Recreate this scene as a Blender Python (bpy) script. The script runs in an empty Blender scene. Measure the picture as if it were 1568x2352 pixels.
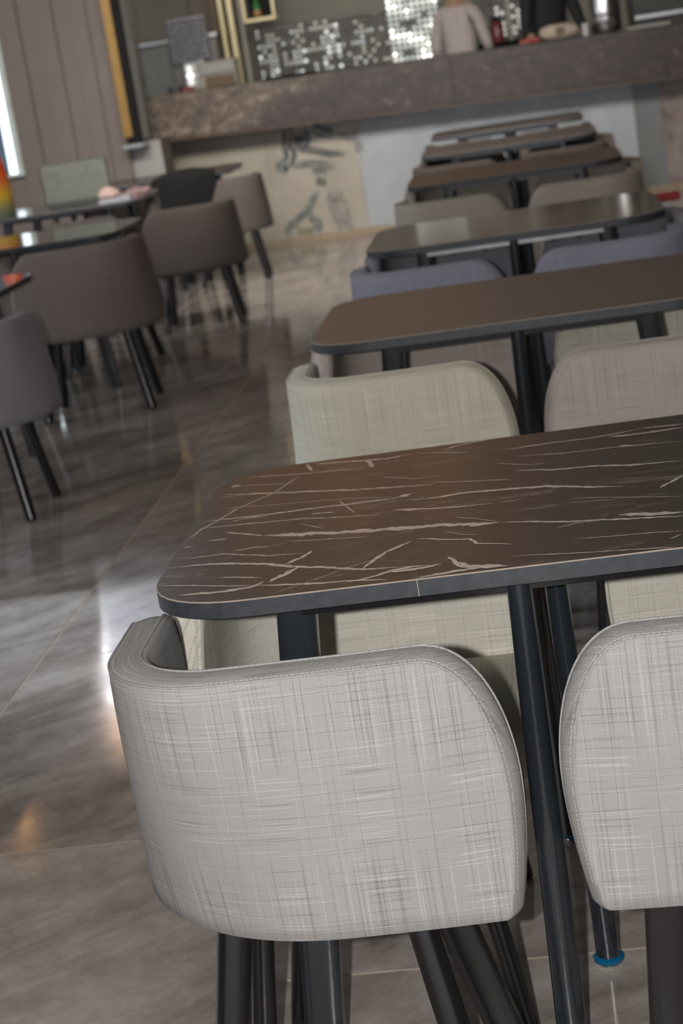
import bpy, bmesh, math, random
from mathutils import Vector, Matrix
random.seed(7)
C = bpy.context.scene.collection
sc = bpy.context.scene

# ------------------------------------------------------------------ camera
cam_d = bpy.data.cameras.new('camera')
cam = bpy.data.objects.new('camera', cam_d); C.objects.link(cam)
fw = Vector((-0.12694861, 0.96140589, -0.24409582))
rt = Vector((0.984256, 0.09158457, -0.15117006))
up = Vector((0.12298038, 0.25944361, 0.95789605))
cam.matrix_world = Matrix(((rt.x, up.x, -fw.x, 0), (rt.y, up.y, -fw.y, 0), (rt.z, up.z, -fw.z, 1.443), (0, 0, 0, 1)))
cam_d.sensor_fit = 'VERTICAL'; cam_d.sensor_height = 24; cam_d.sensor_width = 16
cam_d.lens = 4205 / 2352 * 24
cam_d.clip_start = 0.05; cam_d.clip_end = 200
cam_d.dof.use_dof = True; cam_d.dof.focus_distance = 2.4; cam_d.dof.aperture_fstop = 4.9
sc.camera = cam
# ------------------------------------------------------------------ exposure, world, lights
sc.view_settings.view_transform = 'Standard'; sc.view_settings.look = 'None'
sc.view_settings.exposure = 0.0; sc.view_settings.gamma = 1.0; sc.view_settings.use_curve_mapping = False
w = bpy.data.worlds.new('World'); sc.world = w; w.use_nodes = True
w.node_tree.nodes['Background'].inputs[0].default_value = (0.96, 0.95, 1.0, 1)
w.node_tree.nodes['Background'].inputs[1].default_value = 0.6

def area(name, loc, target, size, power, col, size_y=None):
    d = bpy.data.lights.new(name, 'AREA'); d.energy = power; d.color = col; d.size = size
    if size_y: d.shape = 'RECTANGLE'; d.size_y = size_y
    o = bpy.data.objects.new(name, d); C.objects.link(o); o.location = loc
    o.rotation_euler = (Vector(target) - Vector(loc)).to_track_quat('-Z', 'Y').to_euler()
    return o
# the photographer's flash, left of the lens as the camera is held upright
area('camera_flash', (-0.13, -0.03, 1.475), (-0.40, 3.2, 0.55), 0.035, 62, (1.0, 0.98, 0.965), 0.03)
# daylight through the left window wall; unseen overhead fill added above the aisle
area('window_daylight', (-5.7, 7.5, 2.1), (0, 8.5, 0.6), 7.0, 70, (0.82, 0.90, 1.0), 2.4)
area('aisle_fill', (-0.3, 5.0, 3.9), (-0.3, 5.0, 0), 2.6, 16, (1.0, 0.92, 0.84), 6.0)
area('bar_front_fill', (-1.2, 8.6, 3.1), (-1.2, 14.4, 0.4), 4.0, 75, (1.0, 0.95, 0.89), 0.8).data.spread = math.radians(80)  # unseen fill lamp added to brighten the bar front
# narrow cool lamp added to brighten a patch of the aisle floor
area('floor_patch_fill', (-5.8, 4.7, 2.6), (-1.5, 4.75, 0.0), 0.9, 9, (0.74, 0.86, 1.0), 0.9).data.spread = math.radians(26)
area('back_bar_fill', (-0.9, 15.9, 2.6), (-0.9, 16.6, 1.2), 4.0, 14, (1.0, 0.96, 0.88), 0.12)  # unseen strip added to raise highlights on the glass bubbles

# ------------------------------------------------------------------ materials
def nt(name):
    m = bpy.data.materials.new(name); m.use_nodes = True
    t = m.node_tree; b = t.nodes['Principled BSDF']
    return m, t, b
def N(t, kind, **kw):
    n = t.nodes.new(kind)
    for k, v in kw.items():
        if isinstance(k, str) and k.startswith('i_'):
            key = k[2:]; key = int(key) if key.isdigit() else key.replace('_', ' ')
            n.inputs[key].default_value = v
        else: setattr(n, k, v)
    return n
def ramp(t, fac, stops):
    r = t.nodes.new('ShaderNodeValToRGB'); e = r.color_ramp.elements
    while len(e) < len(stops): e.new(0.5)
    for i, (p, c) in enumerate(stops):
        e[i].position = p; e[i].color = (c[0], c[1], c[2], 1) if not isinstance(c, float) else (c, c, c, 1)
    t.links.new(fac, r.inputs[0]); return r
def mixc(t, fac, a, b, mode='MIX'):
    m = t.nodes.new('ShaderNodeMix'); m.data_type = 'RGBA'; m.blend_type = mode
    for sock, v in ((m.inputs[0], fac), (m.inputs[6], a), (m.inputs[7], b)):
        if hasattr(v, 'is_output') or isinstance(v, bpy.types.NodeSocket): t.links.new(v, sock)
        elif isinstance(v, (int, float)): sock.default_value = v
        else: sock.default_value = (v[0], v[1], v[2], 1)
    return m.outputs[2]
def mathn(t, op, a, b=0.0, c=None):
    m = t.nodes.new('ShaderNodeMath'); m.operation = op
    for i, v in enumerate((a, b, c)):
        if v is None: continue
        if isinstance(v, bpy.types.NodeSocket): t.links.new(v, m.inputs[i])
        else: m.inputs[i].default_value = v
    return m.outputs[0]
def bump(t, b, h, strength, dist):
    n = t.nodes.new('ShaderNodeBump'); n.inputs['Strength'].default_value = strength; n.inputs['Distance'].default_value = dist
    t.links.new(h, n.inputs['Height']); t.links.new(n.outputs[0], b.inputs['Normal'])
def plain(name, col, rough=0.5, metal=0.0, noise=0.06, scale=30, spec=0.5, bmp=0.0):
    m, t, b = nt(name); b.inputs['Roughness'].default_value = rough; b.inputs['Metallic'].default_value = metal
    b.inputs['Specular IOR Level'].default_value = spec
    tc = N(t, 'ShaderNodeTexCoord'); n = N(t, 'ShaderNodeTexNoise', i_Scale=scale, i_Detail=4.0)
    t.links.new(tc.outputs['Object'], n.inputs['Vector'])
    r = ramp(t, n.outputs['Fac'], [(0.3, [c * (1 - noise * 2) for c in col]), (0.7, [min(1, c * (1 + noise * 2)) for c in col])])
    t.links.new(r.outputs[0], b.inputs['Base Color'])
    if bmp: bump(t, b, n.outputs['Fac'], bmp, 0.002)
    return m
def emit(name, col, strength):
    m, t, b = nt(name); b.inputs['Base Color'].default_value = (*col, 1)
    b.inputs['Emission Color'].default_value = (*col, 1); b.inputs['Emission Strength'].default_value = strength
    return m

def fabric(name, col, slub=1.0, mott=0.08):
    m, t, b = nt(name); b.inputs['Roughness'].default_value = 0.85
    b.inputs['Specular IOR Level'].default_value = 0.25
    uv = N(t, 'ShaderNodeUVMap'); uv.uv_map = 'UVMap'
    sep = N(t, 'ShaderNodeSeparateXYZ'); t.links.new(uv.outputs[0], sep.inputs[0])
    U, V = sep.outputs[0], sep.outputs[1]
    def cmb(a, b_):
        c = N(t, 'ShaderNodeCombineXYZ'); t.links.new(a, c.inputs[0]); t.links.new(b_, c.inputs[1]); return c.outputs[0]
    k = 2 * math.pi / 0.0019
    su = mathn(t, 'SINE', mathn(t, 'MULTIPLY', U, k)); sv = mathn(t, 'SINE', mathn(t, 'MULTIPLY', V, k * 1.05))
    dg = mathn(t, 'SINE', mathn(t, 'MULTIPLY', mathn(t, 'ADD', U, V), k * 0.55))
    weave = mathn(t, 'ADD', mathn(t, 'MULTIPLY', mathn(t, 'MULTIPLY', su, sv), 0.7), mathn(t, 'MULTIPLY', dg, 0.45))
    nh = N(t, 'ShaderNodeTexNoise', i_Scale=1.0, i_Detail=1.0, i_Roughness=0.5)
    t.links.new(cmb(mathn(t, 'MULTIPLY', U, 8.0), mathn(t, 'MULTIPLY', V, 440.0)), nh.inputs['Vector'])
    nv = N(t, 'ShaderNodeTexNoise', i_Scale=1.0, i_Detail=1.0, i_Roughness=0.5)
    t.links.new(cmb(mathn(t, 'MULTIPLY', U, 440.0), mathn(t, 'MULTIPLY', V, 4.0)), nv.inputs['Vector'])
    nf = N(t, 'ShaderNodeTexNoise', i_Scale=900.0, i_Detail=2.0)
    t.links.new(uv.outputs[0], nf.inputs['Vector'])
    nb = N(t, 'ShaderNodeTexNoise', i_Scale=7.0, i_Detail=3.0)
    t.links.new(uv.outputs[0], nb.inputs['Vector'])
    hl = ramp(t, nh.outputs['Fac'], [(0.66, 0.0), (0.71, 1.0)]).outputs[0]
    hd = ramp(t, nh.outputs['Fac'], [(0.28, 1.0), (0.33, 0.0)]).outputs[0]
    vl = ramp(t, nv.outputs['Fac'], [(0.66, 0.0), (0.71, 1.0)]).outputs[0]
    vd = ramp(t, nv.outputs['Fac'], [(0.29, 1.0), (0.34, 0.0)]).outputs[0]
    bead = mathn(t, 'ADD', mathn(t, 'MULTIPLY', su, 0.6), 0.7)
    beadv = mathn(t, 'ADD', mathn(t, 'MULTIPLY', sv, 0.6), 0.7)
    for q_ in (nh, nv): q_.inputs['Detail'].default_value = 0.0
    v = mathn(t, 'ADD', 1.0, mathn(t, 'MULTIPLY', weave, 0.36))
    v = mathn(t, 'ADD', v, mathn(t, 'MULTIPLY', mathn(t, 'MULTIPLY', hl, bead), 0.34 * slub))
    v = mathn(t, 'SUBTRACT', v, mathn(t, 'MULTIPLY', mathn(t, 'MULTIPLY', hd, bead), 0.30 * slub))
    v = mathn(t, 'ADD', v, mathn(t, 'MULTIPLY', mathn(t, 'MULTIPLY', vl, beadv), 0.26 * slub))
    v = mathn(t, 'SUBTRACT', v, mathn(t, 'MULTIPLY', mathn(t, 'MULTIPLY', vd, beadv), 0.30 * slub))
    v = mathn(t, 'ADD', v, mathn(t, 'MULTIPLY', mathn(t, 'SUBTRACT', nf.outputs['Fac'], 0.5), 0.9))
    v = mathn(t, 'ADD', v, mathn(t, 'MULTIPLY', mathn(t, 'SUBTRACT', nb.outputs['Fac'], 0.5), mott * 2))
    c = N(t, 'ShaderNodeCombineXYZ')
    for i in range(3): t.links.new(mathn(t, 'MULTIPLY', v, col[i]), c.inputs[i])
    t.links.new(c.outputs[0], b.inputs['Base Color'])
    h = mathn(t, 'ADD', mathn(t, 'MULTIPLY', weave, 0.5), mathn(t, 'ADD', hl, mathn(t, 'MULTIPLY', vl, 0.6)))
    bump(t, b, h, 0.5, 0.0007)
    return m

def marble_top(name, base, vein, amount=1.0, rough=0.22, sc_=1.0):
    m, t, b = nt(name); b.inputs['Roughness'].default_value = rough; b.inputs['Specular IOR Level'].default_value = 0.5
    tc = N(t, 'ShaderNodeTexCoord'); mp = N(t, 'ShaderNodeMapping'); mp.inputs['Scale'].default_value = (1.2 * sc_, 9 * sc_, 1)
    mp.inputs['Rotation'].default_value = (0, 0, -0.12)
    t.links.new(tc.outputs['Object'], mp.inputs[0])
    n = N(t, 'ShaderNodeTexNoise', i_Scale=2.2, i_Detail=6.0, i_Distortion=0.6); t.links.new(mp.outputs[0], n.inputs['Vector'])
    d = mathn(t, 'ABSOLUTE', mathn(t, 'SUBTRACT', n.outputs['Fac'], 0.5))
    line = ramp(t, d, [(0.0, 1.0), (0.012, 0.0)]).outputs[0]
    n2 = N(t, 'ShaderNodeTexNoise', i_Scale=3.0, i_Detail=2.0); t.links.new(tc.outputs['Object'], n2.inputs['Vector'])
    msk = ramp(t, n2.outputs['Fac'], [(0.45, 0.0), (0.62, 1.0)]).outputs[0]
    f = mathn(t, 'MULTIPLY', mathn(t, 'MULTIPLY', line, msk), amount)
    n3 = N(t, 'ShaderNodeTexNoise', i_Scale=240.0, i_Detail=2.0); t.links.new(tc.outputs['Object'], n3.inputs['Vector'])
    bc = ramp(t, n3.outputs['Fac'], [(0.3, [c * .82 for c in base]), (0.7, [c * 1.18 for c in base])]).outputs[0]
    t.links.new(mixc(t, f, bc, vein), b.inputs['Base Color'])
    rr = ramp(t, n3.outputs['Fac'], [(0.3, rough * .9), (0.7, rough * 1.1)]); t.links.new(rr.outputs[0], b.inputs['Roughness'])
    return m

def tile_mat():
    m, t, b = nt('polished_stone_tile')
    g = N(t, 'ShaderNodeNewGeometry'); oi = N(t, 'ShaderNodeObjectInfo')
    off = N(t, 'ShaderNodeCombineXYZ')
    for i, k in enumerate((37.0, 53.0, 11.0)): t.links.new(mathn(t, 'MULTIPLY', oi.outputs['Random'], k), off.inputs[i])
    va = N(t, 'ShaderNodeVectorMath'); va.operation = 'ADD'
    t.links.new(g.outputs['Position'], va.inputs[0]); t.links.new(off.outputs[0], va.inputs[1])
    m0 = N(t, 'ShaderNodeMapping'); m0.inputs['Rotation'].default_value = (0, 0, math.radians(-38)); t.links.new(va.outputs[0], m0.inputs[0])
    mp = N(t, 'ShaderNodeMapping'); mp.inputs['Scale'].default_value = (1.3, 3.2, 1)
    t.links.new(m0.outputs[0], mp.inputs[0])
    n = N(t, 'ShaderNodeTexNoise', i_Scale=1.1, i_Detail=7.0, i_Roughness=0.62, i_Distortion=1.1); t.links.new(mp.outputs[0], n.inputs['Vector'])
    r = ramp(t, n.outputs['Fac'], [(0.30, (0.15, 0.128, 0.112)), (0.45, (0.27, 0.235, 0.208)), (0.58, (0.37, 0.33, 0.295)), (0.74, (0.52, 0.475, 0.43))])
    m1 = N(t, 'ShaderNodeMapping'); m1.inputs['Rotation'].default_value = (0, 0, math.radians(-30)); t.links.new(va.outputs[0], m1.inputs[0])
    mp2 = N(t, 'ShaderNodeMapping'); mp2.inputs['Scale'].default_value = (1, 3.0, 1)
    t.links.new(m1.outputs[0], mp2.inputs[0])
    n2 = N(t, 'ShaderNodeTexNoise', i_Scale=3.0, i_Detail=8.0, i_Distortion=1.6); t.links.new(mp2.outputs[0], n2.inputs['Vector'])
    d = mathn(t, 'ABSOLUTE', mathn(t, 'SUBTRACT', n2.outputs['Fac'], 0.5))
    ln = ramp(t, d, [(0.0, 1.0), (0.016, 0.0)]).outputs[0]
    n3 = N(t, 'ShaderNodeTexNoise', i_Scale=0.9, i_Detail=2.0); t.links.new(va.outputs[0], n3.inputs['Vector'])
    ms = ramp(t, n3.outputs['Fac'], [(0.45, 0.0), (0.65, 0.6)]).outputs[0]
    c = mixc(t, mathn(t, 'MULTIPLY', ln, ms), r.outputs[0], (0.40, 0.36, 0.32))
    nm_ = N(t, 'ShaderNodeTexNoise', i_Scale=14.0, i_Detail=8.0, i_Roughness=0.75); t.links.new(m0.outputs[0], nm_.inputs['Vector'])
    c = mixc(t, 1.0, c, ramp(t, nm_.outputs['Fac'], [(0.3, (0.74, 0.73, 0.72)), (0.7, (1.22, 1.22, 1.22))]).outputs[0], 'MULTIPLY')
    t.links.new(c, b.inputs['Base Color'])
    b.inputs['Roughness'].default_value = 0.13; b.inputs['Specular IOR Level'].default_value = 0.5
    n4 = N(t, 'ShaderNodeTexNoise', i_Scale=6.0, i_Detail=2.0); t.links.new(va.outputs[0], n4.inputs['Vector'])
    t.links.new(ramp(t, n4.outputs['Fac'], [(0.3, 0.075), (0.7, 0.13)]).outputs[0], b.inputs['Roughness'])
    return m

def blotch(name, cols, scale=3.0, dist=1.0, rough=0.35, coord='Object', stretch=(1, 1, 1), detail=7.0):
    m, t, b = nt(name); b.inputs['Roughness'].default_value = rough
    tc = N(t, 'ShaderNodeTexCoord'); mp = N(t, 'ShaderNodeMapping'); mp.inputs['Scale'].default_value = stretch
    t.links.new(tc.outputs[coord], mp.inputs[0])
    n = N(t, 'ShaderNodeTexNoise', i_Scale=scale, i_Detail=detail, i_Roughness=0.62, i_Distortion=dist); t.links.new(mp.outputs[0], n.inputs['Vector'])
    r = ramp(t, n.outputs['Fac'], cols); t.links.new(r.outputs[0], b.inputs['Base Color'])
    return m

M = {}
M['fab_light'] = fabric('linen_light_grey', (0.345, 0.334, 0.322))
M['fab_light2'] = fabric('linen_light_grey_beige', (0.60, 0.57, 0.49))
M['fab_green'] = fabric('linen_sage_beige', (0.60, 0.57, 0.465), 0.8)
M['fab_pink'] = fabric('linen_rose_beige', (0.47, 0.405, 0.365), 0.8)
M['fab_blue'] = fabric('linen_blue_grey', (0.32, 0.33, 0.405), 0.6)
M['fab_cream'] = fabric('linen_cream', (0.48, 0.43, 0.37), 0.5)
M['fab_brown'] = fabric('linen_taupe', (0.25, 0.212, 0.190), 0.5)
M['fab_brown_shade'] = fabric('linen_taupe_shaded', (0.118, 0.099, 0.089), 0.5)  # taupe darkened to offset the lamp light reaching the farther chairs
M['fab_dark'] = fabric('linen_dark_brown', (0.10, 0.08, 0.07), 0.4)
M['fab_lav'] = fabric('linen_lavender_grey', (0.31, 0.295, 0.335), 0.5)
M['thread'] = plain('stitch_thread', (0.52, 0.49, 0.46), 0.7)
M['legmetal'] = plain('charcoal_powder_coat', (0.016, 0.020, 0.025), 0.21, 0.0, 0.12, 600, 1.0, 0.08)
M['legdark'] = plain('black_powder_coat', (0.008, 0.007, 0.008), 0.22, 0.0, 0.12, 600, 0.8, 0.08)
M['edge'] = plain('charcoal_edge_band', (0.040, 0.044, 0.050), 0.42, 0.0, 0.10, 60, 0.5)
M['bevel'] = plain('beige_laminate_core', (0.36, 0.30, 0.24), 0.6)
M['top_marble'] = marble_top('brown_marble_laminate', (0.060, 0.049, 0.041), (0.42, 0.36, 0.30), 0.5, 0.30)
M['vein'] = plain('cream_marble_vein', (0.60, 0.52, 0.44), 0.34, 0, 0.08, 90)
M['top_tan'] = marble_top('tan_laminate', (0.22, 0.165, 0.12), (0.15, 0.12, 0.10), 0.0, 0.42)
M['top_plain'] = marble_top('taupe_laminate', (0.15, 0.122, 0.099), (0.15, 0.12, 0.10), 0.0, 0.42)
M['top_marble2'] = marble_top('brown_marble_laminate_gloss', (0.105, 0.078, 0.055), (0.55, 0.47, 0.36), 1.0, 0.12)
M['top_dark'] = marble_top('dark_brown_laminate', (0.070, 0.050, 0.040), (0.2, 0.17, 0.14), 0.2, 0.25)
M['top_gloss'] = marble_top('grey_gloss_laminate', (0.085, 0.076, 0.066), (0.2, 0.17, 0.14), 0.0, 0.07)
M['tile'] = tile_mat()
M['grout'] = plain('beige_grout', (0.55, 0.42, 0.31), 0.8)
M['blue'] = plain('blue_plastic_foot', (0.003, 0.10, 0.21), 0.25)
M['steel'] = plain('brushed_steel', (0.55, 0.55, 0.55), 0.28, 1.0, 0.05)
M['chrome'] = plain('chrome', (0.75, 0.75, 0.75), 0.12, 1.0, 0.02)
M['apron'] = plain('grey_steel_rail', (0.30, 0.30, 0.32), 0.35, 0.8)
# ------------------------------------------------------------------ mesh helpers
def mesh_obj(name, verts, faces, mat, parent=None, uvs=None, smooth=False, loc=None):
    me = bpy.data.meshes.new(name); me.from_pydata([tuple(v) for v in verts], [], faces)
    if uvs is not None:
        l = me.uv_layers.new(name='UVMap')
        for poly in me.polygons:
            for li in poly.loop_indices: l.data[li].uv = uvs[me.loops[li].vertex_index]
    if mat is not None: me.materials.append(mat)
    if smooth:
        for p in me.polygons: p.use_smooth = True
    me.update()
    o = bpy.data.objects.new(name, me); C.objects.link(o)
    if parent is not None: o.parent = parent
    if loc: o.location = loc
    return o
def tag(o, label, cat, group=None):
    o['label'] = label; o['category'] = cat
    if group: o['group'] = group
    return o
def thing(name, label, cat, loc=(0, 0, 0), rz=0, group=None):
    o = bpy.data.objects.new(name, None); C.objects.link(o); o.location = loc; o.rotation_euler = (0, 0, rz)
    o.empty_display_size = 0.1
    return tag(o, label, cat, group)
def struct(o): o['kind'] = 'structure'; return o
class MB:
    def __init__(s): s.v = []; s.f = []
    def box(s, x0, x1, y0, y1, z0, z1):
        n = len(s.v); s.v += [(x0, y0, z0), (x1, y0, z0), (x1, y1, z0), (x0, y1, z0), (x0, y0, z1), (x1, y0, z1), (x1, y1, z1), (x0, y1, z1)]
        s.f += [tuple(n + i for i in q) for q in ((3, 2, 1, 0), (4, 5, 6, 7), (0, 1, 5, 4), (1, 2, 6, 5), (2, 3, 7, 6), (3, 0, 4, 7))]; return s
    def loft(s, rings, cap=True):
        n = len(s.v); k = len(rings[0])
        for r in rings: s.v += [tuple(p) for p in r]
        for i in range(len(rings) - 1):
            for j in range(k):
                a = n + i * k + j; b = n + i * k + (j + 1) % k; s.f.append((a, b, b + k, a + k))
        if cap:
            s.f.append(tuple(n + j for j in reversed(range(k)))); s.f.append(tuple(n + (len(rings) - 1) * k + j for j in range(k)))
        return s
    def tube(s, p0, p1, r0, r1, seg=16, ax=None, ry=None, e=2.0):
        """tapered tube; ax + ry give a flat-oval section (r along ax, r*ry across)"""
        p0 = Vector(p0); p1 = Vector(p1); d = (p1 - p0).normalized()
        a = Vector(ax) if ax else (Vector((1, 0, 0)) if abs(d.x) < 0.9 else Vector((0, 1, 0)))
        a = (a - d * a.dot(d)).normalized(); b = d.cross(a)
        k = ry if ry else 1.0; rings = []
        for p, r in ((p0, r0), (p1, r1)):
            ring = []
            for i in range(seg):
                t = 2 * math.pi * i / seg; c_, s_ = math.cos(t), math.sin(t)
                q = (abs(c_) ** e + abs(s_) ** e) ** (-1 / e)
                ring.append(p + a * (r * c_ * q) + b * (r * k * s_ * q))
            rings.append(ring)
        return s.loft(rings)
    def lathe(s, cx, cy, prof, seg=24):
        rings = [[(cx + r * math.cos(2 * math.pi * i / seg), cy + r * math.sin(2 * math.pi * i / seg), z) for i in range(seg)] for r, z in prof]
        return s.loft(rings)
    def build(s, name, mat, parent=None, smooth=False, bevel=0.0, loc=None, uv=None):
        o = mesh_obj(name, s.v, s.f, mat, parent, uv, smooth, loc)
        if smooth:
            try:
                for e in o.data.edges: pass
                o.data.set_sharp_from_angle(angle=math.radians(40))
            except Exception: pass
        if bevel:
            m = o.modifiers.new('bevel', 'BEVEL'); m.width = bevel; m.segments = 2; m.limit_method = 'ANGLE'
        return o
def copy_tree(o, parent=None):
    c = o.copy(); C.objects.link(c)
    if parent is not None: c.parent = parent
    for ch in o.children: copy_tree(ch, c)
    return c
def outline(w, d, r, n=12, e=2.4):
    pts = []
    for sx, sy, a0 in ((1, 1, 0), (-1, 1, 90), (-1, -1, 180), (1, -1, 270)):
        for i in range(n):
            t = (i / (n - 1)) * math.pi / 2 + math.radians(a0); c_, s_ = math.cos(t), math.sin(t)
            k = (abs(c_) ** e + abs(s_) ** e) ** (-1 / e)
            pts.append((sx * (w / 2 - r) + r * c_ * k, sy * (d / 2 - r) + r * s_ * k))
    return pts

# ------------------------------------------------------------------ the one-armed lounge chair
HW, RC, ARM, TH, ZB, ZT = 0.2675, 0.165, 0.42, 0.056, 0.327, 0.70
def plan(RC, dx):
    """outer plan line of the shell: open end (+x) along the back, round the corner, up the arm (-x side)"""
    pts = []; L1 = 2 * HW - RC + dx
    for i in range(60):
        x = HW - L1 * i / 59; pts.append((x, 0.012 * (abs(x) / HW) ** 2 * (1 if x > 0 else 0), 0, -1))
    for i in range(1, 25):
        a = math.pi / 2 * i / 24
        pts.append((-HW - dx + RC - RC * math.sin(a), RC - RC * math.cos(a), -math.sin(a), -math.cos(a)))
    for i in range(1, 31):
        pts.append((-HW - dx, RC + (ARM - RC) * i / 30, -1, 0))
    s = [0]
    for a, b in zip(pts, pts[1:]): s.append(s[-1] + math.hypot(b[0] - a[0], b[1] - a[1]))
    return pts, s
PL, PS = plan(RC, 0.0); LEN = PS[-1]
PL2r, PS2 = plan(0.31, 0.032)
def _resample():
    out = []
    for s in PS:
        f = max(0, (s - 0.22) / (LEN - 0.22)); s2 = s + (PS2[-1] - LEN) * f * f * (3 - 2 * f)
        for i in range(len(PS2) - 1):
            if PS2[i + 1] >= s2 - 1e-9 or i == len(PS2) - 2:
                k = min(1, max(0, (s2 - PS2[i]) / (PS2[i + 1] - PS2[i]))); out.append(tuple(PL2r[i][j] + (PL2r[i + 1][j] - PL2r[i][j]) * k for j in range(4))); break
    return out
PL2 = _resample()          # the shell widens and rounds more towards its foot
def at(s, z=0.7):
    kz = min(1, max(0, (ZT - z) / (ZT - ZB)))
    s = min(max(s, 0), LEN)
    for i in range(len(PS) - 1):
        if PS[i + 1] >= s:
            k = (s - PS[i]) / max(1e-9, PS[i + 1] - PS[i]); a, b, a2, b2 = PL[i], PL[i + 1], PL2[i], PL2[i + 1]
            p = [(a[j] + (b[j] - a[j]) * k) * (1 - kz) + (a2[j] + (b2[j] - a2[j]) * k) * kz for j in range(4)]; n = math.hypot(p[2], p[3])
            return p[0], p[1], p[2] / n, p[3] / n
    return PL[-1]
def top(s):
    z = ZT
    for d, rs, rz in ((s, 0.115, 0.21), (LEN - s, 0.12, 0.24)):
        if d < rs: z = min(z, ZT - rz * (1 - (1 - ((rs - d) / rs) ** 2.3) ** (1 / 2.1)))
    return z
def bot(s):
    z = ZB
    for d in (s, LEN - s):
        if d < 0.012: z = max(z, ZB + 0.010 * (1 - math.sqrt(max(0, 1 - ((0.012 - d) / 0.012) ** 2))))
    return z
def end_dx(s, z):    # the free ends lean in a little towards the bottom
    k = max(0, (0.52 - z) / 0.19)
    return 0.020 * k * k * max(0, 1 - s / 0.10)
COLS = sorted(set([0.115 * (1 - math.cos(math.pi / 2 * i / 12)) for i in range(13)] + [LEN - 0.14 * (1 - math.cos(math.pi / 2 * i / 12)) for i in range(13)] +
                  [0.115 + (LEN - 0.255) * i / 34 for i in range(1, 34)]))
ROWS = 14
def bulge(s, z, v):
    m = min(s / 0.10, (LEN - s) / 0.10, 1); return 0.010 * math.sin(math.pi * min(1, max(0, v))) ** 0.8 * max(0, m)
def shell(mx, mat, parent):
    v, f, uv = [], [], []; idx = {}
    nC = len(COLS)
    def add(p, u):
        v.append((p[0] * mx, p[1], p[2])); uv.append(u); return len(v) - 1
    for side in (0, 1):
        for i, s in enumerate(COLS):
            for j in range(ROWS + 1):
                vv = j / ROWS; zt, zb = top(s), bot(s)
                if side == 0: zt, zb, e0, e1 = zt - 0.007, zb + 0.004, 0.019, 0.014     # the outer face stops short: a bevelled band runs round it
                else: zt, zb, e0, e1 = zt - 0.004, zb + 0.004, 0.005, 0.005
                z = zb + (zt - zb) * vv
                ss = s
                if s < 0.115: ss = e0 + s * (0.115 - e0) / 0.115
                elif s > LEN - 0.14: ss = LEN - (e1 + (LEN - s) * (0.14 - e1) / 0.14)
                ss += end_dx(ss, z)
                X, Y, NX, NY = at(ss, z)
                d = bulge(s, z, vv) * 0.6 if side == 0 else -TH - bulge(s, z, vv) * 0.5
                idx[side, i, j] = add((X + NX * d, Y + NY * d, z), (ss, z))
    for side in (0, 1):
        for i in range(nC - 1):
            for j in range(ROWS):
                q = (idx[side, i, j], idx[side, i + 1, j], idx[side, i + 1, j + 1], idx[side, i, j + 1])
                f.append(q if (side == 1) == (mx > 0) else q[::-1])
    loop = [(i, ROWS) for i in range(nC)] + [(nC - 1, j) for j in range(ROWS - 1, -1, -1)] + [(i, 0) for i in range(nC - 2, -1, -1)] + [(0, j) for j in range(1, ROWS)]
    rims = []
    for t, k0, k1, oz in ((0.003, 0.0155, 0.011, -0.0045), (0.016, 0.006, 0.004, -0.001), (0.028, 0.0, 0.0, 0.0008), (TH - 0.014, 0.0, 0.0, 0.0008), (TH - 0.004, 0.003, 0.003, -0.001)):
        r = []
        for (i, j) in loop:
            s = COLS[i]; zt, zb = top(s), bot(s); z = zb + (zt - zb) * j / ROWS
            zo = oz if j == ROWS else (-oz * .5 if j == 0 else 0)
            ss = s
            if s < 0.115: ss = k0 + s * (0.115 - k0) / 0.115
            elif s > LEN - 0.14: ss = LEN - (k1 + (LEN - s) * (0.14 - k1) / 0.14)
            ss += end_dx(ss, z)
            X, Y, NX, NY = at(ss, z)
            r.append(add((X - NX * t, Y - NY * t, z + zo), (s + t, z + t * .5)))
        rims.append(r)
    rings = [[idx[0, i, j] for i, j in loop]] + rims + [[idx[1, i, j] for i, j in loop]]
    n = len(loop)
    for a, b in zip(rings, rings[1:]):
        for k in range(n):
            q = (a[k], a[(k + 1) % n], b[(k + 1) % n], b[k]); f.append(q if mx > 0 else q[::-1])
    o = mesh_obj('backrest', v, f, mat, parent, uv, True)
    bm = bmesh.new(); bm.from_mesh(o.data); bmesh.ops.recalc_face_normals(bm, faces=bm.faces); bm.to_mesh(o.data); bm.free()
    for p in o.data.polygons: p.use_smooth = True
    return o
def edge_pts(t, step):
    """points along the free top edge (both round shoulders) at depth t into the thickness"""
    out = []; s = 0.0
    z = bot(0) + 0.03
    while z < top(0): out.append((0.0, z)); z += step
    s = 0.0; last = (0.0, top(0))
    ss = 0
    while ss < LEN:
        ss += 0.0005; p = (ss, top(min(ss, LEN)))
        if math.hypot(p[0] - last[0], p[1] - last[1]) >= step: out.append(p); last = p
    z = top(LEN)
    while z > bot(LEN) + 0.03: out.append((LEN, z)); z -= step
    P = []; e = max(0.0, 0.019 - t * 0.9); ez = max(0.0, 0.007 - t * .35)
    for s, z in out:
        ss = s
        if s < 0.115: ss = e + s * (0.115 - e) / 0.115
        elif s > LEN - 0.14: ss = LEN - (e * .7 + (LEN - s) * (0.14 - e * .7) / 0.14)
        ss += end_dx(ss, z)
        z2 = z - ez if 0 < s < LEN else z
        X, Y, NX, NY = at(ss, z2); P.append((X - NX * t, Y - NY * t, z2, NX, NY, s))
    return P
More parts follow.
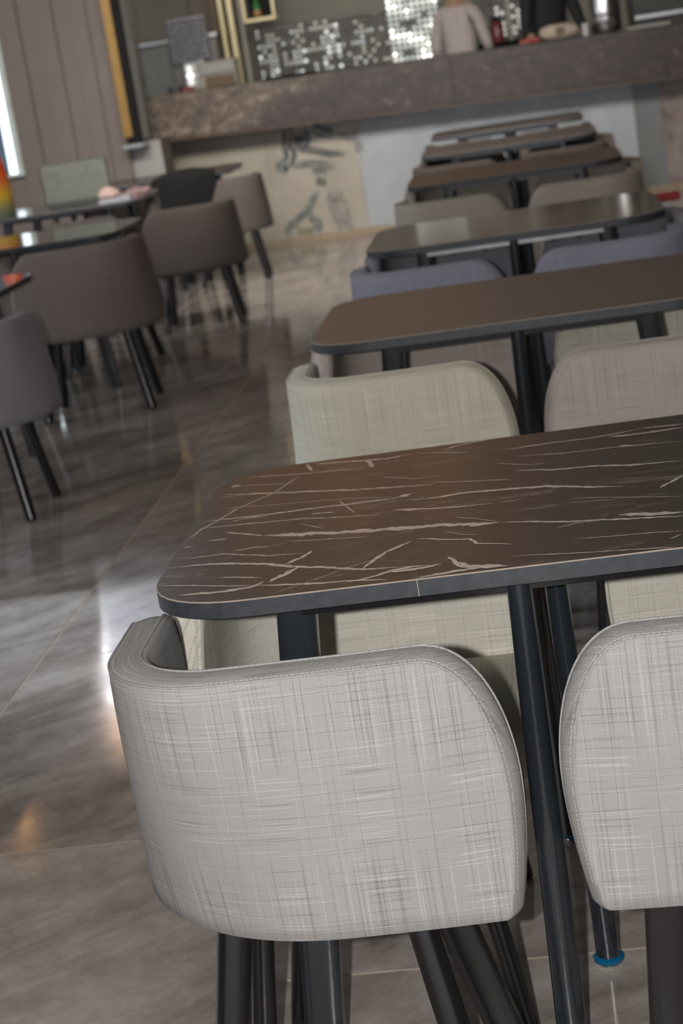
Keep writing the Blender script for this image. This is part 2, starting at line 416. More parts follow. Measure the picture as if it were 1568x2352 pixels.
def stitches(mx, parent):
    mb = MB(); P = edge_pts(0.0065, 0.0062)
    for a, b in zip(P, P[1:]):
        A = Vector(a[:3]); B = Vector(b[:3]); d = B - A
        if d.length < 1e-5: continue
        if d.length > 0.03: continue
        up = Vector((-a[3], -a[4], 0)).cross(d).normalized()
        if a[5] > 0.005 and up.z < 0: up = -up
        if a[5] <= 0.005: up = Vector((1, 0, 0))
        A += up * 0.0014 + d * 0.15; B = A + d * 0.68
        A.x *= mx; B.x *= mx
        mb.tube(A, B, 0.00045, 0.00045, 5)
    o = mb.build('stitching', M['thread'], parent); o['kind'] = 'stuff'; return o
def piping(mx, mat, parent, t=0.0025):
    rings = []
    P = edge_pts(t, 0.008); n = len(P)
    for k, p in enumerate(P):
        a = Vector(P[max(0, k - 1)][:3]); b = Vector(P[min(n - 1, k + 1)][:3]); d = (b - a).normalized()
        n1 = Vector((p[3], p[4], 0)); n2 = d.cross(n1).normalized(); c = Vector(p[:3]) + n1 * 0.001 + Vector((0, 0, 0.0012 if t > .01 else 0))
        ring = []
        for i in range(6):
            t = 2 * math.pi * i / 6; q = c + (n1 * math.cos(t) + n2 * math.sin(t)) * 0.0019
            ring.append((q.x * mx, q.y, q.z))
        rings.append(ring)
    mb = MB(); mb.loft(rings); uv = [(v[0], v[2]) for v in mb.v]
    return mb.build('piping', mat, parent, True, uv=uv)
def seat(mx, mat, parent):
    x0, x1, y0, y1 = -HW + TH - 0.004, HW - 0.012, TH - 0.002, 0.445
    def ring(ins, z):
        pts = []
        for (cx, cy, a0, r) in ((x1, y1, 0, 0.10), (x0, y1, 90, 0.04), (x0, y0, 180, 0.18), (x1, y0, 270, 0.02)):
            sx = 1 if a0 in (0, 270) else -1; sy = 1 if a0 in (0, 90) else -1
            for i in range(7):
                t = math.radians(a0 + 90 * i / 6); pts.append(((cx - sx * r - sx * ins * 0 + (r - ins) * math.cos(t)) * mx, cy - sy * r + (r - ins) * math.sin(t), z))
        return pts
    rings = [ring(0.012, ZB + 0.004), ring(0.003, ZB + 0.012), ring(0, ZB + 0.03), ring(0, ZB + 0.075), ring(0.004, ZB + 0.09), ring(0.014, ZB + 0.097), ring(0.019, ZB + 0.099)]
    mb = MB(); mb.loft(rings); uv = [(v[0], v[1] + v[2]) for v in mb.v]
    o = mb.build('seat', mat, parent, True, uv=uv)
    if mx < 0: o.data.flip_normals()
    return o
LEGS = {   # x, y at the seat frame, x, y on the floor, radii, 1 = flat section; given for the arm on the -x side
    'A': ((-0.144, 0.09, -0.195, 0.02, 0.0245, 0.0245, 0), (0.100, 0.09, 0.163, 0.02, 0.0200, 0.0225, 0), (-0.124, 0.20, -0.168, 0.19, 0.0175, 0.0185, 0),
          (0.125, 0.16, 0.220, 0.14, 0.025, 0.025, 1), (-0.083, 0.32, -0.141, 0.37, 0.012, 0.012, 0), (0.173, 0.27, 0.219, 0.27, 0.0145, 0.0165, 0)),
    'B': ((-0.144, 0.09, -0.195, 0.02, 0.0245, 0.0245, 0), (0.154, 0.07, 0.178, 0.05, 0.027, 0.027, 1), (-0.10, 0.32, -0.15, 0.37, 0.016, 0.018, 0)),
    'F': ((-0.19, 0.09, -0.235, 0.04, 0.018, 0.018, 0), (0.15, 0.09, 0.19, 0.04, 0.018, 0.018, 0), (-0.225, 0.26, -0.262, 0.30, 0.0185, 0.0175, 0), (0.078, 0.26, 0.082, 0.285, 0.0185, 0.0175, 0)),
    'S': ((-0.17, 0.09, -0.23, 0.03, 0.021, 0.021, 0), (0.16, 0.09, 0.21, 0.03, 0.021, 0.021, 0), (-0.17, 0.32, -0.22, 0.37, 0.019, 0.019, 0), (0.16, 0.32, 0.20, 0.37, 0.019, 0.019, 0))}
def make_chair(mx, mat, legmat, style):
    """mx = 1: arm on the sitter's left (-x), open end on +x; mx = -1 mirrors it"""
    t = bpy.data.objects.new('lounge_chair', None); C.objects.link(t); t.empty_display_size = 0.1
    shell(mx, mat, t); seat(mx, mat, t); piping(mx, mat, t); piping(mx, mat, t, TH - 0.009); stitches(mx, t)
    for (x0, y0, x1, y1, r0, r1, flat) in LEGS[style]:
        mb = MB(); mb.tube((x0 * mx, y0, ZB + 0.008), (x1 * mx, y1, 0.004), r0, r1, 20, (1, 0, 0), 0.7 if flat else 1.0, 5 if flat else 2)
        l = mb.build('leg', legmat, t, True)
        g = MB(); g.lathe(x1 * mx, y1, [(r1 * .8, 0.0), (r1 * .85, 0.004)], 14); g.build('glide', M['legdark'], l)
    fr = MB(); fr.box(-0.12, 0.20, 0.10, 0.36, ZB - 0.012, ZB + 0.008)
    if mx < 0: fr.v = [(-a, b, c) for a, b, c in fr.v]; fr.f = [q[::-1] for q in fr.f]
    fr.build('seat_frame', legmat, t)
    return t
protos = {}
def chair(key, mx, x, y, rz, label, group=None, k_=1.0, style='S'):
    """x, y = middle of the outer back line at floor level"""
    k = (key, mx, style)
    if k not in protos:
        if (mx, style) in protos:
            c = copy_tree(protos[(mx, style)])
            for ch in c.children:
                if ch.name.split('.')[0] in ('backrest', 'seat', 'piping'):
                    ch.data = ch.data.copy(); ch.data.materials[0] = M[key]
        else: c = make_chair(mx, M[key], M['legdark'], style); protos[(mx, style)] = c
        protos[k] = c
    else: c = copy_tree(protos[k])
    c.location = (x, y, 0); c.rotation_euler = (0, 0, rz); c.scale = (k_,) * 3
    return tag(c, label, 'chair', group)

# ------------------------------------------------------------------ tables
TW, TD, TR = 1.031, 0.79, 0.160
def table(x, y, topmat, label, group, veins=None, bolts=False):
    t = thing('cafe_table', label, 'table', (x, y, 0), 0, group)
    o = outline(TW, TD, TR); o2 = outline(TW - 0.003, TD - 0.003, TR - 0.001)
    mb = MB(); mb.loft([[(a, b, 0.7245) for a, b in outline(TW - .004, TD - .004, TR)], [(a, b, 0.726) for a, b in o], [(a, b, 0.7485) for a, b in o]]); mb.build('edge_band', M['edge'], t, True)
    mb = MB(); mb.loft([[(a, b, 0.7485) for a, b in o], [(a, b, 0.7500) for a, b in o2]]); mb.build('core_line', M['bevel'], t)
    mb = MB(); mb.loft([[(a, b, 0.7490) for a, b in o2], [(a, b, 0.7502) for a, b in o2]]); tt = mb.build('tabletop', topmat, t)
    if veins:
        V, F = [], []
        def lay(rows, dx, dy, flip):
            for row in rows:
                zz = 0.75030 + 0.000008 * rows.index(row); hw = row[0] / 1000 * 1.35; pts = [(row[i] * flip + dx, row[i + 1] * flip + dy) for i in range(1, len(row), 2)]
                fine = []
                for a, b in zip(pts, pts[1:]):
                    L = math.hypot(b[0] - a[0], b[1] - a[1]); k = max(2, int(L / 0.006))
                    for i in range(k): fine.append((a[0] + (b[0] - a[0]) * i / k, a[1] + (b[1] - a[1]) * i / k))
                fine.append(pts[-1]); n = len(fine); base = len(V); off = 0
                for i, p in enumerate(fine):
                    a = fine[max(0, i - 1)]; b = fine[min(n - 1, i + 1)]; tx, ty = b[0] - a[0], b[1] - a[1]; l = math.hypot(tx, ty) or 1
                    nx, ny = -ty / l, tx / l; tp = i / (n - 1); tap = min(1, (min(tp, 1 - tp) * 5 + 0.15))
                    off = off * 0.8 + random.uniform(-1, 1) * hw * 0.25
                    w1 = hw * tap * random.uniform(0.45, 1.25); w2 = hw * tap * random.uniform(0.45, 1.25)
                    V.append((p[0] + nx * (w1 + off), p[1] + ny * (w1 + off), zz)); V.append((p[0] - nx * (w2 - off), p[1] - ny * (w2 - off), zz))
                    if i: F.append((base + 2 * i - 2, base + 2 * i - 1, base + 2 * i + 1, base + 2 * i))
        lay(veins, 0, 0, 1)
        # keep the print inside the top's edge
        V = [(max(-TW / 2 + .003, a), min(max(b, -TD / 2 + .003), TD / 2 - .003), c) for a, b, c in V]
        me = mesh_obj('marble_vein', V, F, M['vein'], tt)
        mb = MB(); mb.box(-0.1345, -0.1335, -TD / 2 - 0.0004, -TD / 2 + 0.002, 0.726, 0.7485); mb.build('band_seam', M['bevel'], t)
    for sx in (-1, 1):
        for sy in (-1, 1):
            mb = MB(); mb.tube((0.307 * sx, sy * (TD / 2 - 0.055), 0.726), (0.375 * sx, sy * (TD / 2 - 0.06), 0.006), 0.0275, 0.029, 28, (1, 0, 0), 0.72, 5)
            l = mb.build('leg', M['legmetal'], t, True)
            mb = MB(); mb.lathe(0.375 * sx, sy * (TD / 2 - 0.06), [(0.020, 0.0), (0.021, 0.007)], 16); mb.build('glide', M['legdark'], l)
    for i, (lx, ly, fx, fy) in enumerate(((-0.003, -0.355, -0.012, -0.36), (0.041, -0.105, 0.049, -0.102), (0.003, 0.355, 0.012, 0.36))):
        mb = MB(); mb.tube((lx, ly, 0.726), (fx, fy, 0.016), 0.0163, 0.0222 if i in (0, 2) else 0.0185, 24)
        l = mb.build('leg', M['legmetal'], t, True); l['label'] = 'round central table leg'
        mb = MB(); mb.lathe(fx, fy, [(0.013, 0.0), (0.017, 0.002), (0.019, 0.006), (0.016, 0.010)], 18); mb.build('glide', M['chrome'], l, True)
        mb = MB(); mb.lathe(fx, fy, [(0.016, 0.008), (0.0235, 0.010), (0.0245, 0.015), (0.019, 0.019)], 20); f = mb.build('foot_ring', M['blue'], l, True); f['label'] = 'blue plastic foot ring'
    for sy in (-1, 1):
        mb = MB(); mb.box(-0.30, 0.30, sy * (TD / 2 - 0.045) - 0.012, sy * (TD / 2 - 0.045) + 0.012, 0.708, 0.7243); a = mb.build('apron_rail', M['apron'] if bolts else M['legdark'], t)
        for bx in () if not bolts else (-0.22, -0.11, 0.12, 0.21):
            mb = MB(); mb.lathe(bx, sy * (TD / 2 - 0.045), [(0.006, 0.701), (0.006, 0.708)], 8); mb.build('bolt', M['legmetal'], a)
    return t

# veins of the nearest table top: half width (mm), then x, y pairs in metres from its centre
VEINS = [[1.75,-0.471,0.335,-0.38,0.313,-0.295,0.3,-0.247,0.287],[4.71,-0.489,0.285,-0.471,0.279],[1.15,-0.471,0.279,-0.373,0.248],[3.1,-0.494,0.23,-0.403,0.198,-0.268,0.149,-0.13,0.114],
[1.13,-0.496,0.211,-0.484,0.209,-0.438,0.215],[1.0,-0.5,0.138,-0.405,0.117,-0.276,0.097,-0.18,0.062],[3.02,-0.501,0.055,-0.483,0.062,-0.416,0.056,-0.335,0.059,-0.269,0.057,-0.195,
0.057,-0.168,0.071],[6.05,-0.185,0.064,-0.168,0.073],[1.88,-0.508,0.02,-0.422,0.013,-0.334,0.001,-0.265,-0.02,-0.204,-0.034],[1.43,-0.371,0.304,-0.403,0.198,-0.455,0.119,-0.478,
0.052,-0.497,0.01,-0.508,-0.049],[2.02,-0.451,0.04,-0.434,0.047,-0.396,0.047],[2.32,-0.451,-0.025,-0.427,-0.041,-0.383,-0.072],[6.94,-0.383,-0.073,-0.333,-0.092,-0.257,-0.109,
-0.183,-0.127,-0.119,-0.14],[2.35,-0.474,-0.062,-0.442,-0.064],[1.87,-0.509,-0.084,-0.492,-0.082],[1.77,-0.421,-0.14,-0.392,-0.133,-0.367,-0.14],[0.89,-0.367,-0.137,-0.343,-0.132],
[0.87,-0.334,-0.127,-0.284,-0.137,-0.217,-0.152],[1.69,-0.51,-0.141,-0.478,-0.151,-0.434,-0.149,-0.364,-0.189,-0.306,-0.199],[3.4,-0.517,-0.19,-0.471,-0.194,-0.426,-0.203,-0.358,
-0.234,-0.334,-0.249,-0.312,-0.264,-0.257,-0.295,-0.211,-0.32,-0.156,-0.329],[3.26,-0.297,-0.193,-0.309,-0.222,-0.331,-0.247],[3.85,-0.309,-0.268,-0.328,-0.3,-0.343,-0.326],[1.53,
-0.513,-0.275,-0.447,-0.3,-0.402,-0.321,-0.361,-0.335],[2.9,-0.361,-0.335,-0.288,-0.357,-0.22,-0.369,-0.174,-0.383],[3.87,-0.469,-0.339,-0.417,-0.346,-0.382,-0.342,-0.361,-0.337,
-0.35,-0.319],[2.63,-0.221,-0.37,-0.194,-0.359,-0.172,-0.341,-0.135,-0.333],[3.34,-0.171,-0.348,-0.142,-0.348,-0.113,-0.347],[2.9,-0.212,-0.317,-0.186,-0.245,-0.168,-0.223,-0.15,
-0.204],[1.96,-0.42,-0.275,-0.391,-0.284,-0.355,-0.301],[4.09,-0.258,0.352,-0.248,0.292],[2.4,-0.369,0.378,-0.354,0.323],[3.63,-0.355,0.375,-0.265,0.351,-0.224,0.343,-0.181,0.358],
[2.8,-0.19,-0.013,-0.16,-0.028,-0.123,-0.036],[0.79,-0.333,-0.387,-0.289,-0.352,-0.239,-0.304,-0.187,-0.269],[2.45,-0.322,0.023,-0.284,0.017],[0.96,-0.285,0.089,-0.25,-0.005],[0.92,
-0.334,-0.028,-0.29,-0.076],[1.3,-0.344,-0.121,-0.313,-0.132,-0.216,-0.153],[6.78,-0.206,-0.121,-0.147,-0.133,-0.089,-0.149,-0.027,-0.164],[2.76,-0.027,-0.164,0.023,-0.18,0.067,
-0.202,0.132,-0.22,0.229,-0.249],[5.61,0.144,-0.198,0.186,-0.218,0.231,-0.229],[2.3,-0.19,-0.014,-0.138,-0.033,-0.087,-0.046,-0.034,-0.051],[0.92,-0.028,-0.05,0.007,-0.048],[4.12,
-0.173,0.037,-0.125,0.029,-0.071,0.035,-0.005,0.025,0.043,0.013,0.113,-0.022,0.158,-0.047],[2.96,-0.005,0.142,0.057,0.112,0.118,0.103,0.177,0.08,0.256,0.067],[1.51,-0.152,0.135,
-0.104,0.116,-0.005,0.082],[2.34,-0.028,0.299,0.002,0.297,0.061,0.303,0.126,0.302,0.175,0.312,0.208,0.325],[4.0,0.151,0.296,0.174,0.289,0.222,0.287,0.276,0.292],[2.32,0.208,0.325,
0.278,0.317],[3.07,-0.129,0.353,-0.089,0.381,-0.046,0.391],[1.75,-0.176,0.356,-0.081,0.31],[1.61,-0.005,0.237,0.078,0.215,0.166,0.211,0.268,0.196],[4.34,0.167,0.218,0.188,0.209],
[2.32,-0.144,-0.197,-0.11,-0.216,-0.067,-0.233,-0.059,-0.246,-0.057,-0.259,-0.007,-0.284],[2.91,-0.094,-0.309,-0.083,-0.339,-0.072,-0.371],[5.01,-0.083,-0.341,-0.073,-0.349,-0.069,
-0.369,-0.041,-0.377,-0.013,-0.385],[3.94,-0.131,-0.39,-0.108,-0.386,-0.087,-0.38,-0.064,-0.378,-0.04,-0.381,-0.015,-0.386],[3.35,-0.17,-0.35,-0.141,-0.351,-0.102,-0.342],[2.24,
-0.189,-0.356,-0.173,-0.349,-0.153,-0.335,-0.121,-0.339],[1.41,-0.007,-0.343,0.048,-0.357,0.099,-0.37,0.15,-0.38,0.216,-0.395],[1.12,0.076,-0.296,0.128,-0.305,0.18,-0.311,0.223,
-0.321],[2.32,0.21,-0.082,0.233,-0.05,0.249,-0.022],[0.85,0.073,-0.074,0.138,-0.101,0.166,-0.114,0.238,-0.144],[0.87,0.073,-0.102,0.138,-0.112],[1.21,0.056,-0.231,0.081,-0.218,
0.116,-0.219],[1.48,0.203,-0.352,0.219,-0.336],[1.06,-0.037,0.206,0.02,0.165,0.049,0.163],[1.07,-0.231,0.215,-0.163,0.167,-0.122,0.171],[0.82,-0.106,-0.175,-0.077,-0.204,-0.054,
-0.217],[0.85,-0.1,-0.098,-0.062,-0.126,-0.027,-0.159],[2.38,-0.059,-0.246,-0.059,-0.258]]
# dark figure in the bar front stone: half width, tone, then x, z pairs
FIG = [[0.029,0,-1.838,0.902,-1.856,0.751,-1.849,0.672,-1.887,0.6],[0.023,1,-1.662,0.889,-1.604,0.842,-1.491,0.806],[0.036,1,-1.745,0.863,-1.732,0.784,-1.806,0.731],[0.015,0,-1.807,0.724,
-1.679,0.699,-1.554,0.655,-1.428,0.623],[0.032,2,-1.879,0.651,-1.951,0.61,-1.962,0.546],[0.019,2,-1.861,0.596,-1.708,0.6,-1.519,0.54],[0.018,2,-1.717,0.543,-1.588,0.524],[0.019,0,
-1.698,0.456,-1.608,0.436],[0.018,2,-1.683,0.382,-1.724,0.33,-1.775,0.259,-1.822,0.213,-1.911,0.16,-1.971,0.116,-1.977,0.038],[0.036,3,-1.557,0.383,-1.561,0.267,-1.523,0.131,-1.48,
0.019],[0.029,4,-1.905,0.074,-1.768,0.054],[0.019,3,-1.481,0.785,-1.357,0.741,-1.304,0.836],[0.016,3,-1.325,0.737,-1.323,0.621],[0.019,2,-1.794,0.222,-1.716,0.126,-1.761,0.053]]
# ------------------------------------------------------------------ the room
mb = MB(); mb.box(-6.0, 4.5, -3.0, 17.0, -0.12, -0.0012)
floor = struct(mb.build('floor', M['grout']))
TX, TYL = 0.853, 1.23
def tile_me(w_, l_):
    mb = MB(); mb.loft([[(a, b, -0.008) for a, b in ((-w_, -l_), (w_, -l_), (w_, l_), (-w_, l_))], [(a, b, -0.0006) for a, b in ((-w_, -l_), (w_, -l_), (w_, l_), (-w_, l_))],
                        [(a, b, 0.0) for a, b in ((-w_ + .0006, -l_ + .0006), (w_ - .0006, -l_ + .0006), (w_ - .0006, l_ - .0006), (-w_ + .0006, l_ - .0006))]])
    return mb
tile0 = tile_me(TX / 2 - 0.0025, TYL / 2 - 0.0025).build('tile', M['tile'], floor)
first = True
rest = MB()
for ci in range(-5, 7):
    xc = -0.60 + TX * (ci + 0.5)
    off = 2.655 if ci % 2 == 0 else 3.27
    for k in range(-6, 13):
        yc = off + TYL * (k + 0.5)
        if yc > 16.3: continue
        seen = 1.0 < yc < 14.8 and -4.6 < xc < 2.2
        if seen:
            if first: o = tile0; first = False
            else: o = tile0.copy(); C.objects.link(o)
            o.location = (xc, yc, 0)
        else:
            rest.loft([[(xc + a, yc + b, z) for a, b in ((-TX / 2 + .0016, -TYL / 2 + .0016), (TX / 2 - .0016, -TYL / 2 + .0016), (TX / 2 - .0016, TYL / 2 - .0016), (-TX / 2 + .0016, TYL / 2 - .0016))] for z in (-0.008, 0.0)])
r = rest.build('outer_tiles', M['tile'], floor); r['kind'] = 'stuff'

M['wall'] = plain('warm_grey_plaster', (0.165, 0.138, 0.122), 0.8, 0, 0.03, 3)
M['wall_lo'] = plain('pale_grey_plaster', (0.30, 0.285, 0.27), 0.7, 0, 0.03, 3)
M['wall_ol'] = plain('olive_grey_plaster', (0.19, 0.178, 0.145), 0.8, 0, 0.04, 3)
M['ceil'] = plain('ceiling_white', (0.55, 0.52, 0.48), 0.9)
M['brass'] = plain('brass_trim', (0.26, 0.15, 0.04), 0.4, 0.4, 0.05, 12)
M['black'] = plain('black_lacquer', (0.006, 0.006, 0.006), 0.6, spec=0.15)
M['winframe'] = plain('dark_window_frame', (0.05, 0.06, 0.075), 0.4)
mb = MB(); mb.box(-6.1, 4.6, -3.0, 17.0, 4.4, 4.5); struct(mb.build('ceiling', M['ceil']))
mb = MB(); mb.box(4.5, 4.6, -3.0, 17.0, 0, 4.4); struct(mb.build('wall_right', M['wall']))
# left wall with a long window band
mb = MB(); mb.box(-6.1, -6.0, -3.0, 17.0, 0, 0.9); mb.box(-6.1, -6.0, -3.0, 17.0, 3.5, 4.4); mb.box(-6.1, -6.0, -3.0, 3.0, 0.9, 3.5); mb.box(-6.1, -6.0, 12.0, 17.0, 0.9, 3.5)
wl = struct(mb.build('wall_left', M['wall']))
wf = MB()
for y in (3.0, 5.25, 7.5, 9.75, 11.94): wf.box(-6.08, -6.0, y, y + .06, 0.9, 3.5)
wf.box(-6.08, -6.0, 3, 12, 0.9, .96); wf.box(-6.08, -6.0, 3, 12, 3.44, 3.5)
o = struct(wf.build('window_2', M['winframe']))
mb = MB(); mb.box(-6.1, 4.6, 17.0, 17.1, 0, 4.4); wb = struct(mb.build('wall_back', M['wall_ol']))
# far left wall: fluted pier, window opening left of it
mb = MB(); mb.box(-6.0, -3.74, 13.56, 13.70, 0, 0.87); mb.box(-6.0, -3.74, 13.56, 13.70, 2.20, 2.42); mb.box(-6.0, -3.74, 13.56, 13.70, 3.25, 4.4)
mb.box(-3.74, -2.93, 13.58, 13.9, 0, 4.4); mb.box(-2.93, -2.70, 13.62, 13.98, 0, 0.985); mb.box(-2.93, -2.84, 13.98, 14.42, 0, 0.985)
wfar = struct(mb.build('wall_far', M['wall']))
xs = [-3.74, -3.58, -3.46, -3.32, -3.20, -3.07, -2.935]
for i, (a, b) in enumerate(zip(xs, xs[1:])):
    mb = MB(); d = (0.0, .022, .008, .026, .004, .02)[i]
    mb.box(a, b, 13.535 + d, 13.585, 0.0, 4.39); mb.build('panel', M['wall'], wfar, bevel=0.004)
mb = MB(); mb.box(-2.93, -2.70, 13.60, 13.622, 0.0, 0.98); mb.build('plinth_panel', M['wall_lo'], wfar)
# window beside the pier (bright daylight behind a dark frame)
wn = MB()
wn.box(-3.80, -3.74, 13.58, 13.66, 0.87, 2.20); 
for x in (-4.62, -5.35, -5.98): wn.box(x, x + .05, 13.58, 13.66, 0.87, 2.20)
wn.box(-5.98, -3.74, 13.56, 13.68, 0.85, 0.89); wn.box(-5.98, -3.74, 13.58, 13.66, 2.16, 2.20)
w1 = struct(wn.build('window_1', plain('pale_window_frame', (0.5, 0.56, 0.52), 0.4)))
M['glassdark'] = plain('blue_grey_blind', (0.10, 0.14, 0.20), 0.5)
mb = MB(); mb.box(-4.57, -3.875, 13.62, 13.635, 0.89, 2.18); mb.build('blind', M['glassdark'], w1)
mb = MB(); mb.box(-6.0, -3.74, 13.66, 13.665, 0.87, 2.20)
mb.build('emissive_pane', emit('window_daylight_pane', (0.85, 0.95, 1.0), 1.6), w1)
mb = MB(); mb.box(-6.0, -2.95, 13.50, 13.56, 2.38, 2.42); mb.box(-6.0, -2.95, 13.50, 13.56, 3.25, 3.29)
for x in (-6.0, -5.0, -4.0, -2.99): mb.box(x, x + .04, 13.50, 13.56, 2.42, 3.25)
w3 = struct(mb.build('added_glow_band', M['winframe']))  # unseen glowing band, added for its reflection in the floor
mb = MB(); mb.box(-5.96, -2.99, 13.52, 13.53, 2.42, 3.25); mb.build('emissive_pane', emit('reflection_glow', (0.72, 0.82, 1.0), 0.5), w3)
# brass and black corner posts at the bar opening
mb = MB(); mb.box(-2.925, -2.855, 13.42, 13.60, 1.035, 4.39); struct(mb.build('trim_1', M['brass'], None, bevel=.004))
mb = MB(); mb.box(-2.85, -2.795, 13.40, 13.47, 0.985, 4.39); struct(mb.build('trim_2', M['black'], None, bevel=.004))
mb = MB(); mb.box(-2.93, -2.775, 13.36, 13.64, 0.955, 0.985); struct(mb.build('trim_3', M['steel'], None, bevel=.003))

# ------------------------------------------------------------------ bar counter
M['slab'] = blotch('purple_brown_marble', [(0.30, (0.035, 0.024, 0.022)), (0.47, (0.085, 0.062, 0.055)), (0.60, (0.135, 0.105, 0.088)), (0.74, (0.26, 0.20, 0.155))], 4.5, 1.3, 0.3, stretch=(1, 1, 1.6))
t_ = M['slab'].node_tree
def slabmat():
    m, t, b = nt('rose_brown_marble'); b.inputs['Roughness'].default_value = 0.5
    tc = N(t, 'ShaderNodeTexCoord'); mp = N(t, 'ShaderNodeMapping'); mp.inputs['Scale'].default_value = (1, 1, 1.5); t.links.new(tc.outputs['Object'], mp.inputs[0])
    n = N(t, 'ShaderNodeTexNoise', i_Scale=13.0, i_Detail=7.0, i_Roughness=.65, i_Distortion=.7); t.links.new(mp.outputs[0], n.inputs['Vector'])
    n2 = N(t, 'ShaderNodeTexNoise', i_Scale=1.3, i_Detail=3.0, i_Distortion=.8); t.links.new(mp.outputs[0], n2.inputs['Vector'])
    dark = ramp(t, n.outputs['Fac'], [(0.32, (0.010, 0.006, 0.005)), (0.52, (0.030, 0.019, 0.017)), (0.64, (0.060, 0.040, 0.034)), (0.74, (0.20, 0.155, 0.12))]).outputs[0]
    lite = ramp(t, n.outputs['Fac'], [(0.30, (0.035, 0.022, 0.014)), (0.50, (0.085, 0.060, 0.042)), (0.68, (0.24, 0.185, 0.135))]).outputs[0]
    sp = N(t, 'ShaderNodeSeparateXYZ'); t.links.new(tc.outputs['Object'], sp.inputs[0])
    g = mathn(t, 'ADD', mathn(t, 'MULTIPLY', mathn(t, 'ADD', sp.outputs[0], 1.75), -2.2), mathn(t, 'MULTIPLY', mathn(t, 'SUBTRACT', n2.outputs['Fac'], .5), 5.0))
    f = ramp(t, g, [(0.0, 0.0), (1.0, 1.0)]).outputs[0]
    t.links.new(mixc(t, f, dark, lite), b.inputs['Base Color']); return m
M['slab'] = slabmat()
bar = thing('bar_counter', 'long bar counter with rose-brown marble slab over pale veined stone front', 'bar counter', (0, 14.4, 0))
def prism(mb, x0, x1, y0, y1, zb0, zb1, zt0, zt1):
    n = len(mb.v); mb.v += [(x0, y0, zb0), (x1, y0, zb1), (x1, y1, zb1), (x0, y1, zb0), (x0, y0, zt0), (x1, y0, zt1), (x1, y1, zt1), (x0, y1, zt0)]
    mb.f += [tuple(n + i for i in q) for q in ((3, 2, 1, 0), (4, 5, 6, 7), (0, 1, 5, 4), (1, 2, 6, 5), (2, 3, 7, 6), (3, 0, 4, 7))]
# three slabs butt-jointed along the front; the top falls slightly to the right as it stands
jx = [-2.83, -1.42, -0.52, 1.05, 3.6]
zt = lambda x: 1.288 - 0.0157 * (x + 2.85); zb = lambda x: 0.962 - 0.0262 * (x + 2.85)
for i, (a, b) in enumerate(zip(jx, jx[1:])):
    mb = MB(); prism(mb, a + .0005, b - .0005, -0.40, 0.25, zb(a), zb(b), zt(a), zt(b))
    s = mb.build('marble_slab', M['slab'], bar, bevel=0.002)
mb = MB(); prism(mb, -2.83, 3.6, -0.385, -0.36, zb(-2.83) - .018, zb(3.6) - .018, zb(-2.83), zb(3.6)); mb.build('lower_lip', plain('rust_brown_lip', (0.10, 0.062, 0.04), 0.5), bar)
def stonemat(name, c0, c1):
    return blotch(name, [(0.3, c0), (0.72, c1)], 1.6, 0.8, 0.28, stretch=(1, 1, .5), detail=5)
M['st_a'] = stonemat('beige_stone', (0.29, 0.26, 0.21), (0.40, 0.36, 0.30))
M['st_b'] = stonemat('blue_grey_stone', (0.25, 0.265, 0.285), (0.40, 0.415, 0.43))
M['st_c'] = blotch('pink_brown_stone', [(0.3, (0.08, 0.055, 0.045)), (0.45, (0.20, 0.15, 0.135)), (0.62, (0.24, 0.20, 0.18)), (0.8, (0.30, 0.27, 0.25))], 3.2, 1.8, 0.3)
M['st_d'] = stonemat('grey_green_stone', (0.10, 0.105, 0.10), (0.17, 0.175, 0.175))
px = [-2.83, -2.05, -1.33, -0.62, 0.20, 0.80, 1.0, 2.1, 3.6]
pm = ['st_b', 'st_a', 'st_b', 'st_b', 'st_b', 'st_d', 'st_c', 'st_b']
pm[0] = 'st_a'
panels = []
for a, b, k in zip(px, px[1:], pm):
    mb = MB(); mb.box(a + .001, b - .001, 0.0, 0.05, 0.045, 0.96); p = mb.build('stone_panel', M[k], bar); panels.append(p)
mb = MB(); mb.box(-2.83, 3.6, -0.006, 0.05, 0.0, 0.045); mb.build('kick_strip', plain('ochre_kick_strip', (0.27, 0.205, 0.14), 0.5), bar)
mb = MB(); mb.box(-2.69, 3.6, 0.05, 0.24, 0.0, 0.84); mb.build('carcass', M['wall'], bar)
figm = [blotch('ink_%d' % i, [(0.35, tuple(c * .7 for c in col)), (0.65, tuple(min(1, c * 1.5) for c in col))], 14, 1.5, 0.3) for i, col in
        enumerate(((0.075, 0.076, 0.070), (0.050, 0.054, 0.070), (0.14, 0.15, 0.14), (0.21, 0.19, 0.175), (0.18, 0.175, 0.11)))]
fig = [MB() for _ in range(5)]
